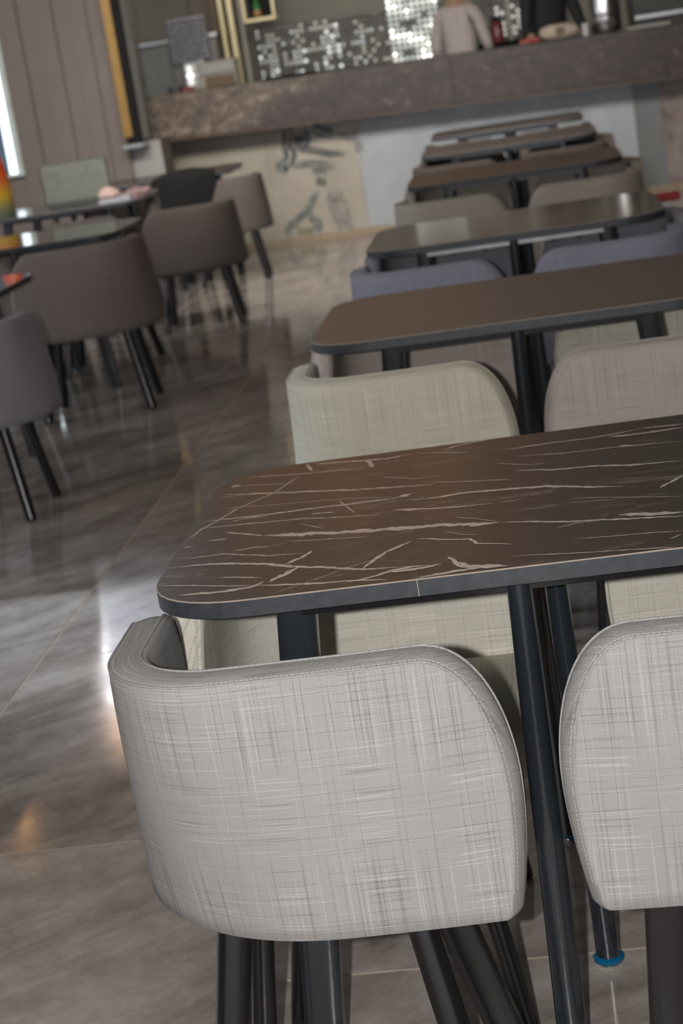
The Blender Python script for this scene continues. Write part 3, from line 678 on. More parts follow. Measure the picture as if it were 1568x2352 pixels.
for row in FIG:
    hw, ci = row[0] * 1.6, row[1]; pts = [(row[i], row[i + 1]) for i in range(2, len(row), 2)]; fine = []
    for a, b in zip(pts, pts[1:]):
        L = math.hypot(b[0] - a[0], b[1] - a[1]); k = max(2, int(L / 0.008))
        for i in range(k): fine.append((a[0] + (b[0] - a[0]) * i / k, a[1] + (b[1] - a[1]) * i / k))
    fine.append(pts[-1]); n = len(fine)
    for strand in range(5):
        oo = (strand - 2) / 2.5 * hw; V = []; off = random.uniform(-.3, .3) * hw
        for i, p in enumerate(fine):
            a = fine[max(0, i - 1)]; b = fine[min(n - 1, i + 1)]; tx, tz = b[0] - a[0], b[1] - a[1]; l = math.hypot(tx, tz) or 1
            nx, nz = -tz / l, tx / l; tp = i / (n - 1); tap = min(1, min(tp, 1 - tp) * 4 + .1); off = off * .9 + random.uniform(-1, 1) * hw * .12
            wd = hw * 0.30 * tap * random.uniform(.4, 1.4); V.append((p[0] + nx * (oo + off), p[1] + nz * (oo + off), nx, nz, wd))
        g = fig[ci]; base = len(g.v); y = -0.0012 - 0.0003 * strand - .0002 * ci
        for i, (X, Z, nx, nz, wd) in enumerate(V):
            Z1 = min(0.955, max(0.05, Z + nz * wd)); Z2 = min(.955, max(.05, Z - nz * wd))
            g.v += [(X + nx * wd, y, Z1), (X - nx * wd, y, Z2)]
            if i: g.f.append((base + 2 * i - 2, base + 2 * i - 1, base + 2 * i + 1, base + 2 * i))
for i, g in enumerate(fig): 
    o = g.build('dark_veining', figm[i], panels[1]); o['kind'] = 'stuff'

# things on and behind the bar
def rbox(name, x0, x1, y0, y1, z0, z1, mat, parent=None, bv=0.01):
    mb = MB(); mb.box(x0, x1, y0, y1, z0, z1); return mb.build(name, mat, parent, bevel=bv)
M['cream'] = plain('cream_lacquer', (0.24, 0.215, 0.18), 0.5)
M['gold'] = plain('pale_gold_metal', (0.55, 0.47, 0.27), 0.35, 0.35, 0.05)
M['brown'] = plain('brown_card', (0.11, 0.075, 0.045), 0.7)
M['red'] = plain('red_plastic', (0.38, 0.02, 0.012), 0.4)
# raised walkway behind the bar
mb = MB(); mb.box(-2.69, 4.5, 14.66, 17.0, 0.0, 0.16); struct(mb.build('floor_platform', M['wall_lo']))
# tall refrigerator
fr = thing('refrigerator', 'grey steel refrigerator cabinet left of the brass posts behind the bar', 'refrigerator', (-2.98, 16.4, 0.16))
rbox('body', -0.42, 0.42, -.28, .35, 0, 1.52, plain('warm_steel', (0.20, 0.185, 0.165), .35, .2), fr)
for a, b in ((-.41, -.005), (.005, .41)):
    d = rbox('door', a, b, -.31, -.285, 0.05, 1.50, plain('satin_steel', (0.185, 0.175, 0.16), .3, .3), fr, .006)
    rbox('handle', (b - .05) if a < 0 else (a + .03), (b - .03) if a < 0 else (a + .05), -.345, -.311, 0.98, 1.16, M['black'], d, .003)
rbox('cornice', -.43, .43, -.30, .35, 1.525, 1.56, M['steel'], fr, .004)
# pale pilaster left and beige upper wall
rbox('pilaster', -3.42, -3.26, 16.0, 16.1, .16, 4.39, M['cream'], struct(thing_ := mesh_obj('trim_4', *(lambda m: (m.v, m.f))(MB().box(-3.43, -3.25, 16.1, 16.3, .16, 4.39)), M['cream'])), .004)
rbox('cabinet_board', -2.62, -2.53, 16.35, 16.4, 1.3, 2.4, M['brown'], struct(mesh_obj('trim_5', *(lambda m: (m.v, m.f))(MB().box(-2.85, -2.5, 16.75, 16.99, 1.3, 3.0)), plain('brown_wall_panel', (0.13, 0.09, 0.07), .6))), .004)
# glass bubble panels
def bubble(name, label, x0, z0, nx, nz, pitch, y, mat, back, parent=None, glow=None, glowmat=None, mats=None):
    t = thing(name, label, 'glass wall', ((x0 + nx * pitch / 2), y, z0))
    w_, h_ = nx * pitch, nz * pitch
    rbox('backing', -w_ / 2 - .005, w_ / 2 + .005, 0.01, 0.03, 0, h_, back, t, 0)
    A = MB(); B = MB(); K = [MB() for _ in (mats or [])]
    for i in range(nx):
        for j in range(nz):
            cx = -w_ / 2 + (i + .5) * pitch; cz = (j + .5) * pitch
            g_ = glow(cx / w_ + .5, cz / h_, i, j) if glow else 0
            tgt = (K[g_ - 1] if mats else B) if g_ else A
            r = pitch * (.36 if g_ else .47); ax, az = random.uniform(-.12, .12), random.uniform(-.12, .12)
            rings = []
            for th in (90, 62, 36, 12):
                a = math.radians(th); rr = r * math.sin(a); yy = -r * .7 * math.cos(a)
                rings.append([(cx + rr * math.cos(2 * math.pi * q / 10), 0.008 + yy + ax * rr * math.cos(2 * math.pi * q / 10) * (th < 80) + az * rr * math.sin(2 * math.pi * q / 10) * (th < 80), cz + rr * math.sin(2 * math.pi * q / 10)) for q in range(10)])
            tgt.loft(rings)
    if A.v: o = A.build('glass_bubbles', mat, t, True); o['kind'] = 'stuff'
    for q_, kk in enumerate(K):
        if kk.v: o = kk.build('emissive_bubbles', mats[q_], t, True); o['kind'] = 'stuff'
    if B.v: o = B.build('emissive_bubbles', glowmat, t, True); o['kind'] = 'stuff'
    return t
M['bub'] = plain('smoked_glass_bubble', (0.22, 0.215, 0.20), 0.16, 0.8, 0.2, 40)
M['bubl'] = emit('glint_glass_bubble', (1.0, 0.97, 0.88), 1.3)
M['bubm'] = emit('dim_glint_glass_bubble', (0.8, 0.85, 0.85), 0.30)
M['bback'] = plain('dark_grout_backing', (0.05, 0.048, 0.04), .5)
M['bback2'] = plain('grey_violet_backing', (0.14, 0.13, 0.14), .5)
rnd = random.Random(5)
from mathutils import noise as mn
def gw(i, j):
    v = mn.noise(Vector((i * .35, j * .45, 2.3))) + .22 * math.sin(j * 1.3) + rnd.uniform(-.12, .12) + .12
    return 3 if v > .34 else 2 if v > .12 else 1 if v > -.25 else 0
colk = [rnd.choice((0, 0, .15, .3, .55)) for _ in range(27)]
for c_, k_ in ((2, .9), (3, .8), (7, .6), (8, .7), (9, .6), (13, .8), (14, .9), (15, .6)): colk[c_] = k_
def glowA(u, v, i, j):  # glints on the smoked glass are put in as emission, column by column
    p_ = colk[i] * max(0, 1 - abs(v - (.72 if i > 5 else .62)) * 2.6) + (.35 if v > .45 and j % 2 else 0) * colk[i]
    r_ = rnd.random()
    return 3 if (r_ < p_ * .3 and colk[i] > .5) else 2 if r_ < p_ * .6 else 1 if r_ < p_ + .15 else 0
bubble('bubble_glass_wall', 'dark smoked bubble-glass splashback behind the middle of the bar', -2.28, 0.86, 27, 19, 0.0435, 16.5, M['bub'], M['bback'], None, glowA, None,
       [emit('glint_dim', (.8, .8, .72), .06), emit('glint_mid', (.85, .9, .9), .17), emit('glint_bright', (.95, 1, .98), .8)])
bubble('bright_bubble_panel', 'bright bubble-glass panel with emissive bubbles left of the person in the white shirt', -1.105, 1.12, 9, 13, 0.05, 16.48, M['bub'], M['bback2'], None,
       lambda u, v, i, j: gw(i, j), None, [emit('emissive_bubble_dim', (.8, .9, .85), .22), emit('emissive_bubble_mid', (.95, .97, .9), .65), emit('emissive_bubble_bright', (1, .98, .9), 2.2)])  # noise picks each bubble's emission from three levels
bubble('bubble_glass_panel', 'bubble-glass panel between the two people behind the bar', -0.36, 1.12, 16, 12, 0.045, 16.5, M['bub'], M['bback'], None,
       lambda u, v, i, j: 0.22 < u < .55 and .35 < v < .8 and rnd.random() < .6, emit('pearl_glint_bubble', (0.85, 0.82, 0.78), 0.45))  # a random share of bubbles emits to imitate glints
bubble('small_bubble_panel', 'small square bubble-glass pane on the refrigerator side left of the brass posts', -2.95, 1.50, 7, 8, 0.047, 15.98, plain('violet_glass_bubble', (.3, .29, .32), .15, .6, .1), M['bback2'])
for i, (x, z) in enumerate(((-2.80, 1.46), (-2.72, 1.46), (-2.80, 1.40), (-2.72, 1.40), (-2.80, 1.34), (-2.72, 1.34))):
    pass
lp = thing('lamp_cluster', 'cluster of six small white globe lamps below the small bubble-glass pane', 'lamp', (-2.76, 15.9, 1.30))
for x in (-.045, .045):
    for z in (0.03, 0.09, 0.15):
        mb = MB(); mb.lathe(x, 0, [(0.004, z - .028), (0.02, z - .02), (0.029, z), (0.02, z + .02), (0.004, z + .028)], 12)
        mb.build('globe', emit('globe_%d' % int(z * 100 + x * 10), (1, 1, .93), 1.5 if z == .09 else .55), lp, True)
mb = MB(); mb.box(-.09, .09, .03, .04, -.05, .2); mb.build('back_plate', M['steel'], lp)
rbox('lamp_post', -.01, .01, .04, .06, -1.1, .2, M['steel'], lp, 0)
# brass posts and hanging shelf
for k, (x, wdt, lab, m_) in enumerate(((-2.505, .035, 'leftmost pale brass post behind the bar', 'gold'), (-2.425, .045, 'middle pale brass post behind the bar', 'gold'), (-2.335, .035, 'rightmost cream post behind the bar, beside the hanging shelf', 'cream'))):
    t = thing('post', lab, 'post', (x, 16.25, 0.16), 0, 'posts behind the bar')
    rbox('shaft', -wdt / 2, wdt / 2, -.03, .03, 0.03, 4.23, M[m_], t, .004); rbox('base', -wdt / 2 - .02, wdt / 2 + .02, -.05, .05, 0, .03, M['steel'], t, .003)
sh = thing('hanging_shelf', 'brass-framed hanging shelf with dark back above the bubble-glass splashback', 'shelf', (-2.17, 16.3, 1.75))
rbox('shelf_board', -.14, .14, -.12, .12, 0, .03, M['gold'], sh, .004)
for x in (-.14, .115): rbox('frame_post', x, x + .025, -.12, -.09, .03, 2.63, M['gold'], sh, .003)
rbox('back_panel', -.115, .115, .1, .12, .03, .6, M['black'], sh, 0)
bt = thing('green_bottle', 'small green bottle on the brass hanging shelf', 'bottle', (-2.19, 16.24, 1.781))
mb = MB(); mb.lathe(0, 0, [(0.03, 0), (0.034, .01), (0.034, .10), (0.014, .14), (0.013, .19)], 16); mb.build('body', plain('green_glass', (0.03, .13, .03), .2), bt, True)
mb = MB(); mb.lathe(0, 0, [(0.0345, .02), (0.0345, .055)], 16); mb.build('label_band', plain('orange_label', (0.4, .14, .04), .5), bt, True)
# things on the slab
def on(x): return zt(x)
t = thing('coffee_machine', 'pale boxy machine with dark drip tray left of the bubble-glass splashback', 'machine', (-2.33, 14.5, on(-2.33) + .001))
rbox('body', -.16, .15, -.05, .14, .0, .20, M['cream'], t, .012); rbox('drip_tray', -.10, .13, -.075, -.05, .0, .085, M['brown'], t, .004)
rbox('head', -.14, .14, -.07, -.05, .10, .19, plain('pale_steel', (.26, .25, .24), .5), t, .01)
t = thing('red_cloth', 'small crumpled red cloth on the bar beside the pale machine', 'cloth', (-2.56, 14.35, on(-2.56) + .001))
mb = MB(); mb.loft([[(a * k + random.uniform(-.004, .004), b * k, z + random.uniform(-.003, .003)) for a, b in outline(.10, .08, .03, 5)] for k, z in ((1, 0), (1.0, .014), (.7, .026), (.3, .034))]); mb.build('fold', plain('dusty_red', (.22, .06, .06), .8), t, True)
t = thing('tray', 'long flat black tray on the bar in front of the bubble-glass splashback', 'tray', (-1.75, 14.3, on(-1.75) + .004))
mb = MB(); mb.loft([[(a, b, z) for a, b in outline(.40 * k, .2, .03, 5)] for k, z in ((.95, 0), (1, .012), (1, .02), (.97, .02), (.94, .006))]); mb.build('pan', M['black'], t)
t = thing('bread_loaf', 'cream rounded loaf-shaped bag with a brown label on the bar', 'bag', (0.30, 14.35, on(.3) + .004))
mb = MB(); mb.loft([[(x, a * .5, b + .055) for a, b in [(k * .085 * math.cos(q * math.pi / 8), k * .055 * math.sin(q * math.pi / 8)) for q in range(16)]] for x, k in ((-.14, .3), (-.12, .75), (-.06, 1), (.06, 1), (.12, .8), (.15, .3))])
mb.build('bag', plain('cream_bag', (.33, .28, .22), .6), t, True); rbox('brown_label', -.02, .05, -.048, -.040, .03, .085, M['brown'], t, .002)
t = thing('red_package', 'low red and orange package on the bar left of the cream bag', 'package', (0.10, 14.3, on(.1) + .004))
rbox('wrapper', -.09, .06, -.05, .05, 0, .035, plain('dark_red', (.22, .015, .015), .5), t, .01); rbox('orange_end', -.10, -.03, -.055, -.03, .002, .02, plain('orange_brown', (.25, .09, .03), .6), t, .004)
t = thing('steel_urn', 'tall polished steel urn on the right of the bar', 'urn', (0.66, 14.36, on(.66) + .004))
mb = MB(); mb.lathe(0, 0, [(.10, 0), (.115, .02), (.115, .12), (.125, .13), (.115, .14), (.115, .42), (.09, .45), (.02, .46)], 32); mb.build('body', M['steel'], t, True)
rbox('tap', -.01, .01, -.16, -.11, .06, .08, M['black'], t, .003)
t = thing('bright_glass', 'small clear glass beside the steel urn on the bar', 'glass', (0.50, 14.22, on(.5) + .003))
mb = MB(); mb.lathe(0, 0, [(.022, 0), (.026, .09), (.023, .09), (.020, .006)], 16); mb.build('bowl', plain('pale_glass', (.6, .62, .62), .08, .4), t, True)
t = thing('paper_stack', 'flat pale paper stack on the right end of the bar', 'paper', (0.95, 14.16, on(.95) + .006))
t.rotation_euler = (0, 0.0157, 0)
for k in range(3): rbox('sheet', -.16 + k * .01, .16 + k * .004, -.06, .06, k * .005, k * .005 + .0045, plain('paper_%d' % k, (.36, .33, .29), .7), t, 0)
t = thing('dark_equipment', 'dark machine housing at the right end behind the bar', 'machine', (1.55, 15.9, .16))
rbox('housing', -.62, .8, -.3, .3, 0, 1.75, plain('dark_brown_housing', (.022, .018, .014), .4), t, .02); rbox('rail', -.6, .78, -.33, -.3, 1.12, 1.15, M['steel'], t, .003)
t = thing('red_container', 'red jar between the bubble-glass panels behind the bar', 'jar', (-.16, 15.4, 1.27))
mb = MB(); mb.lathe(0, 0, [(.045, 0), (.05, .02), (.05, .15), (.035, .17)], 18); mb.build('body', plain('dark_red_jar', (.10, .012, .012), .35), t, True)
mb = MB(); mb.lathe(0, 0, [(.04, .17), (.04, .2)], 18); mb.build('lid', M['black'], t, True)
t = thing('back_worktop', 'narrow dark worktop with cupboards behind the bar', 'worktop', (-.2, 16.05, .16))
rbox('top', -.35, .5, -.14, .14, 1.06, 1.11, M['black'], t, .004); rbox('cupboard', -.33, .48, -.12, .14, 0, 1.06, M['brown'], t, .004)
tt = thing('cream_post', 'thin cream post right of the person in the white shirt', 'post', (-.06, 16.2, .16))
rbox('shaft', -.02, .02, -.02, .02, .02, 4.23, M['cream'], tt, .003); rbox('base', -.04, .04, -.04, .04, 0, .02, M['steel'], tt, .002)

# amber wooden fascia and pendant lamps over the bar (seen only as warm reflections)
M['wood'] = blotch('amber_wood', [(0.3, (.22, .085, .03)), (.7, (.42, .18, .06))], 3, .6, .4, stretch=(1, 1, 6))
mb = MB(); mb.box(-2.77, 0.2, 14.2, 14.35, 2.75, 4.39); struct(mb.build('trim_6', M['wood']))
amb = emit('amber_globe', (1.0, .50, .16), 8)
def pendant(x, y, z, r, label, tube=False):
    t = thing('pendant_lamp', label, 'lamp', (x, y, z), 0, 'pendant lamps near the bar')
    mb = MB(); mb.lathe(0, 0, [(r * math.sin(math.radians(a)), -r * math.cos(math.radians(a))) for a in (8, 30, 60, 90, 120, 150, 172)], 20); mb.build('globe', amb, t, True)
    mb = MB(); mb.lathe(0, 0, [(.004, r * .9), (.004, 4.39 - z)], 8); mb.build('cord', M['black'], t)
    mb = MB(); mb.lathe(0, 0, [(.03, r * .95), (.03, r * .95 + .05)], 14); mb.build('cap', M['brass'], t)
    if tube:
        mb = MB(); mb.lathe(0, 0, [(.032, -r - .82), (.034, -r - .78), (.034, -r)], 16); mb.build('light_tube', emit('white_tube', (.97, .96, 1.0), 9.0), t, True)
pendant(-3.755, 13.2, 3.42, .09, 'amber globe pendant with a long white light tube below it', True)
pendant(-4.15, 13.0, 2.6, .09, 'amber globe pendant hanging lowest by the left window')
pendant(-4.65, 13.1, 4.05, .09, 'amber globe pendant hanging highest near the ceiling')
for i in range(3):
    pendant(-2.5 + i * .75, 13.7, 3.35, .11, ('first', 'second', 'third')[i] + ' amber globe pendant from the left in front of the wooden fascia')

# ------------------------------------------------------------------ people behind the bar
def person(x, y, z, h, rz, label, shirt, trousers, hair, arm=0.0, lean=0.0):
    t = thing('person', label, 'person', (x, y, z), rz)
    k = h / 1.75
    P = dict(pel=(0, 0, .95), ch=(0, lean * .4, 1.2), nk=(0, lean * .75, 1.45), nk2=(0, lean * .85, 1.53), hd=(0, lean, 1.63), ht=(0, lean, 1.72))
    V, E, R = [], [], []
    def add(p, r, par=None):
        V.append((p[0] * k, p[1] * k, p[2] * k)); R.append(r * k if not isinstance(r, tuple) else (r[0] * k, r[1] * k))
        if par is not None: E.append((par, len(V) - 1))
        return len(V) - 1
    pel = add(P['pel'], (.155, .11)); w_ = add((0, lean * .2, 1.08), (.135, .10), pel); c_ = add((0, lean * .45, 1.28), (.165, .115), w_); n0 = add(P['nk'], (.10, .075), c_)
    n1 = add(P['nk2'], .052, n0); h0 = add((0, lean + -.01, 1.60), (.072, .085), n1); h1 = add((0, lean, 1.70), (.07, .085), h0)
    for s in (-1, 1):
        sh_ = add((s * .16, lean * .7, 1.41), .062, n0); el = add((s * .225, lean * .7 - .03 - arm * .1, 1.14), .045, sh_); wr = add((s * .20, lean * .7 - .20 - arm * .15, 1.0 + arm * .1), .03, el)
        hn = add((s * .185, lean * .7 - .27 - arm * .15, .99 + arm * .1), (.034, .02), wr)
        for q in range(5):
            fx = s * .185 + (q - 2) * .016; f1 = add((fx, lean * .7 - .30 - arm * .15, .985 + arm * .1), .009, hn); add((fx, lean * .7 - (.335 if q in (1, 2, 3) else .32) - arm * .15, .965 + arm * .1), .008, f1)
        hp = add((s * .09, 0, .86), .095, pel); kn = add((s * .10, -.01, .48), .06, hp); an = add((s * .10, .03, .09), .042, kn); add((s * .10, -.13, .035), (.045, .032), an)
    me = bpy.data.meshes.new('body'); me.from_pydata(V, E, []); o = bpy.data.objects.new('body', me); C.objects.link(o)
    m = o.modifiers.new('skin', 'SKIN'); sm = o.modifiers.new('sub', 'SUBSURF'); sm.levels = sm.render_levels = 2
    for i, r in enumerate(R):
        sv = me.skin_vertices[0].data[i]; sv.radius = (r, r) if not isinstance(r, tuple) else r; sv.use_root = (i == 0)
    dg = bpy.context.evaluated_depsgraph_get(); me2 = bpy.data.meshes.new_from_object(o.evaluated_get(dg)); o.modifiers.clear(); o.data = me2
    for mt in (M['skin'], shirt, trousers, M['black']): me2.materials.append(mt)
    for p in me2.polygons:
        c = p.center / k; p.use_smooth = True
        armz = abs(c.x) > .165
        if c.z < .09: p.material_index = 3
        elif c.z < .97 and not (armz and c.y < -.1): p.material_index = 2
        elif c.z < 1.475 and not (c.y < lean * .7 - .16 and c.z < 1.15): p.material_index = 1
    o.parent = t
    # hair, ears, eyes, nose
    def ell(name, c, r, mat, n=12, cut=None):
        mb = MB(); rings = []
        for i in range(1, n):
            a = math.pi * i / n; rings.append([((c[0] + r[0] * math.sin(a) * math.cos(b)) * k, (c[1] + r[1] * math.sin(a) * math.sin(b)) * k, (c[2] - r[2] * math.cos(a)) * k) for b in [2 * math.pi * q / 16 for q in range(16)]])
        mb.loft(rings); return mb.build(name, mat, t, True)
    ell('hair', (0, lean + .02, 1.685), (.083, .097, .085), hair)
    for s in (-1, 1):
        ell('ear', (s * .078, lean + .005, 1.64), (.012, .02, .03), M['skin'], 6); ell('eye', (s * .03, lean - .085, 1.65), (.012, .008, .008), M['black'], 6)
    ell('nose', (0, lean - .095, 1.62), (.014, .02, .02), M['skin'], 6); ell('mouth', (0, lean - .088, 1.585), (.024, .008, .006), M['lip'], 6)
    return t
M['skin'] = plain('skin', (.32, .19, .13), .5, 0, .03, 10); M['lip'] = plain('lip', (.28, .10, .09), .5)
person(-.47, 15.45, .16, 1.72, 2.9, 'person in a plain white shirt standing behind the bar', plain('white_shirt', (.40, .35, .32), .8), plain('dark_trousers', (.02, .02, .025), .8), M['black'])
person(.25, 15.20, .16, 1.80, .3, 'person in black clothes leaning over behind the bar', plain('black_shirt', (.008, .008, .009), .8), plain('black_trousers', (.01, .01, .01), .8), M['black'], 0.3, -.06)
# ------------------------------------------------------------------ the centre row of tables
G = 'cafe tables in the centre row'
TB = [(-0.0871, 2.7153, 'top_marble', 'nearest cafe table, brown marble-print top with cream veins'),
      (-0.0877, 4.7573, 'top_plain', 'second cafe table of the centre row, plain taupe top'),
      (-0.0977, 6.6211, 'top_marble2', 'third cafe table of the centre row, glossy brown veined top'),
      (-0.1003, 9.1239, 'top_tan', 'fourth cafe table of the centre row, plain light brown top'),
      (-0.1333, 11.1596, 'top_dark', 'fifth cafe table of the centre row, dark brown top'),
      (-0.1537, 12.901, 'top_dark', 'farthest cafe table of the centre row, next to the bar counter')]
for i, (x, y, m, lab) in enumerate(TB):
    table(x, y, M[m], lab, G, VEINS if i == 0 else None, bolts=(i == 2))
nm = ['nearest marble-print table', 'second table, plain taupe', 'third table, glossy veined', 'fourth table, light brown', 'fifth table, dark brown', 'farthest centre table']
# (key, y offset of near chairs' back, colours near L, near R, far L, far R)
row = [(2.142, 'fab_light', 'fab_light', 'fab_light2', 'fab_light2'), (4.13, 'fab_green', 'fab_pink', 'fab_pink', 'fab_green'), (5.99, 'fab_blue', 'fab_blue', 'fab_lav', 'fab_lav'),
       (8.37, 'fab_cream', 'fab_cream', 'fab_cream', 'fab_cream'), (10.52, 'fab_dark', 'fab_dark', 'fab_dark', 'fab_dark'), (12.45, 'fab_dark', 'fab_dark', None, None)]
cn = {'fab_light': 'light grey', 'fab_light2': 'pale grey-beige', 'fab_green': 'sage-beige', 'fab_pink': 'rose-beige', 'fab_blue': 'blue-grey', 'fab_lav': 'dim lavender-grey', 'fab_cream': 'cream', 'fab_dark': 'dark brown', 'fab_brown': 'taupe'}
for i, ((x, y, m, lab), (yb, a, b, c, d)) in enumerate(zip(TB, row)):
    gr = 'lounge chairs in the centre row'
    dx = (0, .012, 0.005, 0.01, 0, 0)[i]
    chair(a, 1, x - 0.2935 + dx * 0, yb, 0, '%s one-armed chair on the near left side of the %s' % (cn[a], nm[i]), gr, style='A')
    chair(b, -1, x + 0.293 + dx, yb - (0.03 if i == 1 else 0), 0, '%s one-armed chair on the near right side of the %s' % (cn[b], nm[i]), gr, style='B')
    if c:
        yf = y + 0.268
        chair(c, -1, x - 0.275, yf, math.pi, '%s one-armed chair on the far left side of the %s' % (cn[c], nm[i]), gr, style='F')
        chair(d, 1, x + 0.385 - (0.0 if i == 0 else .04), yf, math.pi, '%s one-armed chair on the far right side of the %s' % (cn[d], nm[i]), gr, style='F')

# ------------------------------------------------------------------ the left row
GL = 'cafe tables in the left row'
LT = [(-2.56, 6.93, 'top_gloss', 'nearest cafe table of the left row, cut by the left photo edge'), (-2.53, 9.05, 'top_gloss', 'second cafe table of the left row, mirror-glossy grey top'),
      (-2.86, 11.22, 'top_gloss', 'third cafe table of the left row, carrying the laptop'), (-2.56, 12.85, 'top_dark', 'farthest cafe table of the left row, beside the fluted wall')]
for x, y, m, lab in LT: table(x, y, M[m], lab, GL)
gl = 'lounge chairs in the left row'
chair('fab_lav', -1, -2.135, 6.10, math.radians(-3), 'lavender-grey one-armed chair at the left photo edge by the nearest left table', gl)
chair('fab_brown', -1, -2.08, 7.95, math.radians(4), 'large taupe one-armed chair in front of the mirror-glossy left table', gl, 1.09)
chair('fab_brown_shade', -1, -1.985, 10.30, math.radians(5), 'taupe one-armed chair in front of the laptop table', gl)
chair('fab_brown_shade', -1, -2.10, 12.30, math.radians(4), 'taupe one-armed chair nearest to the bar in the left row', gl)
chair('fab_brown_shade', 1, -2.66, 12.30, 0, 'taupe one-armed chair with the black jacket over its back', gl)
chair('fab_brown', 1, -2.72, 8.47, 0, 'taupe one-armed chair left of the large taupe chair', gl)
chair('fab_brown_shade', 1, -2.62, 10.45, 0, 'taupe one-armed chair at the near left side of the laptop table', gl)
chair('fab_brown', 1, -2.32, 9.60, math.pi, 'taupe one-armed chair on the far right side of the mirror-glossy left table', gl)
chair('fab_brown', -1, -2.88, 9.60, math.pi, 'taupe one-armed chair on the far left side of the mirror-glossy left table', gl)
chair('fab_brown', 1, -2.64, 11.75, math.pi, 'taupe one-armed chair on the far right side of the laptop table', gl)
# near table whose leg just enters the frame
table(-2.36, 5.45, M['top_gloss'], 'cafe table outside the left photo edge, only its black legs in view', GL)

# ------------------------------------------------------------------ things on the left tables
lt = thing('laptop', 'open grey laptop with its lid towards the camera on the third left table', 'laptop', (-2.76, 11.10, 0.7503), math.radians(5))
lt.scale = (1.06, 1.06, 1.1)
rbox('base', -.18, .18, .0, .25, 0, .018, plain('laptop_dark', (.05, .05, .05), .4), lt, .004)
def tilt(name, x0, x1, z0, z1, th, mat, parent, y0=0.0, a=math.radians(8), bv=.003):
    mb = MB(); mb.box(x0, x1, 0, th, z0, z1)
    mb.v = [(vx, y0 + vy * math.cos(a) - vz * math.sin(a) * 1, .018 + vz * math.cos(a) + vy * math.sin(a)) for vx, vy, vz in mb.v]
    return mb.build(name, mat, parent, bevel=bv)
lid = tilt('lid', -.198, .198, 0, .232, .010, plain('laptop_lid_frame', (.075, .072, .062), .35), lt)
tilt('lid_cover', -.186, .186, .012, .222, .002, plain('laptop_lid_grey', (.19, .195, .172), .3), lid, -.0025, bv=0)
bo = thing('water_bottle', 'orange to yellow-green gradient water bottle at the left photo edge', 'bottle', (-3.235, 11.0, 0.7503))
def grad():
    m, t, b = nt('orange_to_green_gradient'); b.inputs['Roughness'].default_value = .35
    tc = N(t, 'ShaderNodeTexCoord'); sp = N(t, 'ShaderNodeSeparateXYZ'); t.links.new(tc.outputs['Object'], sp.inputs[0])
    f = mathn(t, 'DIVIDE', sp.outputs[2], .34)
    r = ramp(t, f, [(0.0, (.09, .12, .10)), (.18, (.20, .19, .08)), (.38, (.42, .26, .02)), (.62, (.38, .10, .02)), (.78, (.42, .05, .01))]); t.links.new(r.outputs[0], b.inputs['Base Color']); return m
mb = MB(); mb.lathe(0, 0, [(.085, 0), (.092, .012), (.093, .16), (.088, .24), (.076, .30)], 28); mb.build('body', grad(), bo, True)
mb = MB(); mb.lathe(0, 0, [(.074, .30), (.074, .306)], 28); mb.build('seal', M['black'], bo, True)
mb = MB(); mb.lathe(0, 0, [(.072, .306), (.066, .345), (.056, .375)], 28); mb.build('cap', plain('red_orange_cap', (.62, .06, .01), .4), bo, True)
mb = MB(); mb.lathe(0, 0, [(.05, .375), (.05, .41), (.04, .42)], 24); mb.build('loop', plain('orange_loop', (.6, .14, .03), .4), bo, True)
pp = thing('papers', 'loose white papers on the third left table right of the laptop', 'paper', (-2.54, 11.15, 0.7503), .1)
for k in range(4): rbox('sheet', -.10 + .005 * k, .10 - .004 * k, -.14, .12 - .01 * k, k * .004, k * .004 + .0035, plain('white_sheet_%d' % k, (.42, .42, .46), .6), pp, 0)
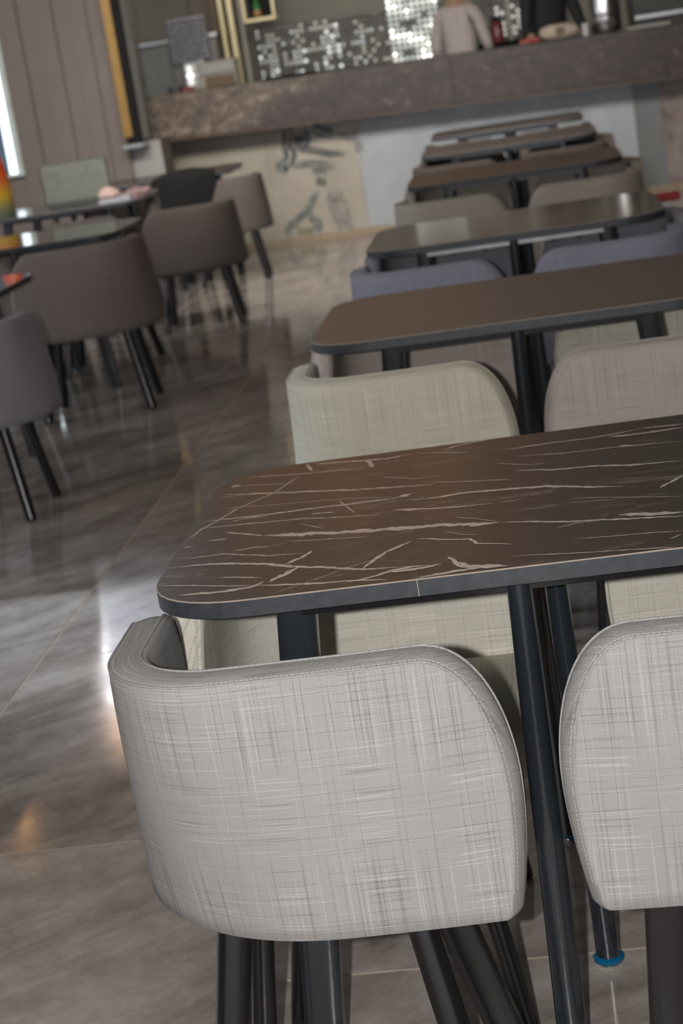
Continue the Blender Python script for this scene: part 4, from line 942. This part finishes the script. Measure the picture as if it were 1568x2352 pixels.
def crumple(name, label, cat, x, y, z, sx, sy, sz, mat, seed):
    t = thing(name, label, cat, (x, y, z)); rr = random.Random(seed); rings = []
    for kz, kr in ((0, .85), (.2, 1), (.5, .92), (.8, .6), (1, .2)):
        rings.append([(math.cos(a) * sx * kr * rr.uniform(.85, 1.15), math.sin(a) * sy * kr * rr.uniform(.85, 1.15), kz * sz) for a in [2 * math.pi * q / 14 for q in range(14)]])
    mb = MB(); mb.loft(rings); mb.build('crumpled_body', mat, t, True); return t
c1 = crumple('tissue', 'crumpled pale pink tissue on top of the white papers', 'tissue', -2.58, 11.12, .7668, .07, .06, .07, plain('pale_pink', (.50, .36, .32), .9), 3)
c2 = crumple('scarf', 'dusky pink folded scarf on the third left table right of the tissue', 'scarf', -2.44, 11.26, .7503, .085, .07, .05, plain('dusky_pink', (.26, .17, .165), .9), 9)
rbox('pink_fold', .02, .09, -.02, .03, .02, .04, plain('peach_fold', (.42, .26, .22), .9), c2, .008)
bg = thing('black_jacket', 'black jacket draped over a chair back at the farthest left table', 'jacket', (-2.36, 12.30, 0), .05)
rr = random.Random(4); rings = []
for z, wx, wy in ((.50, .19, .05), (.60, .22, .07), (.70, .23, .09), (.765, .22, .09), (.795, .15, .07), (.81, .06, .03)):
    rings.append([(math.cos(a) * wx * rr.uniform(.94, 1.05) + (z - .6) * .25, math.sin(a) * wy * rr.uniform(.9, 1.1), z) for a in [2 * math.pi * q / 20 for q in range(20)]])
mb = MB(); mb.loft(rings); mb.build('cloth', plain('black_cloth', (.004, .004, .004), .9), bg, True)
rbox('sleeve', -.23, -.15, -.05, -.005, .30, .70, plain('black_sleeve', (.006, .006, .006), .9), bg, .02)
rc = thing('red_pouch', 'flat red pouch resting on top of the chair back at the right photo edge', 'pouch', (.445, 7.0, .7035), .03)
rbox('pouch', -.085, .075, -.035, .03, 0, .028, M['red'], rc, .010); rbox('zip', -.075, .065, -.037, -.034, .014, .017, plain('dark_zip', (.10, .01, .01), .5), rc, 0)
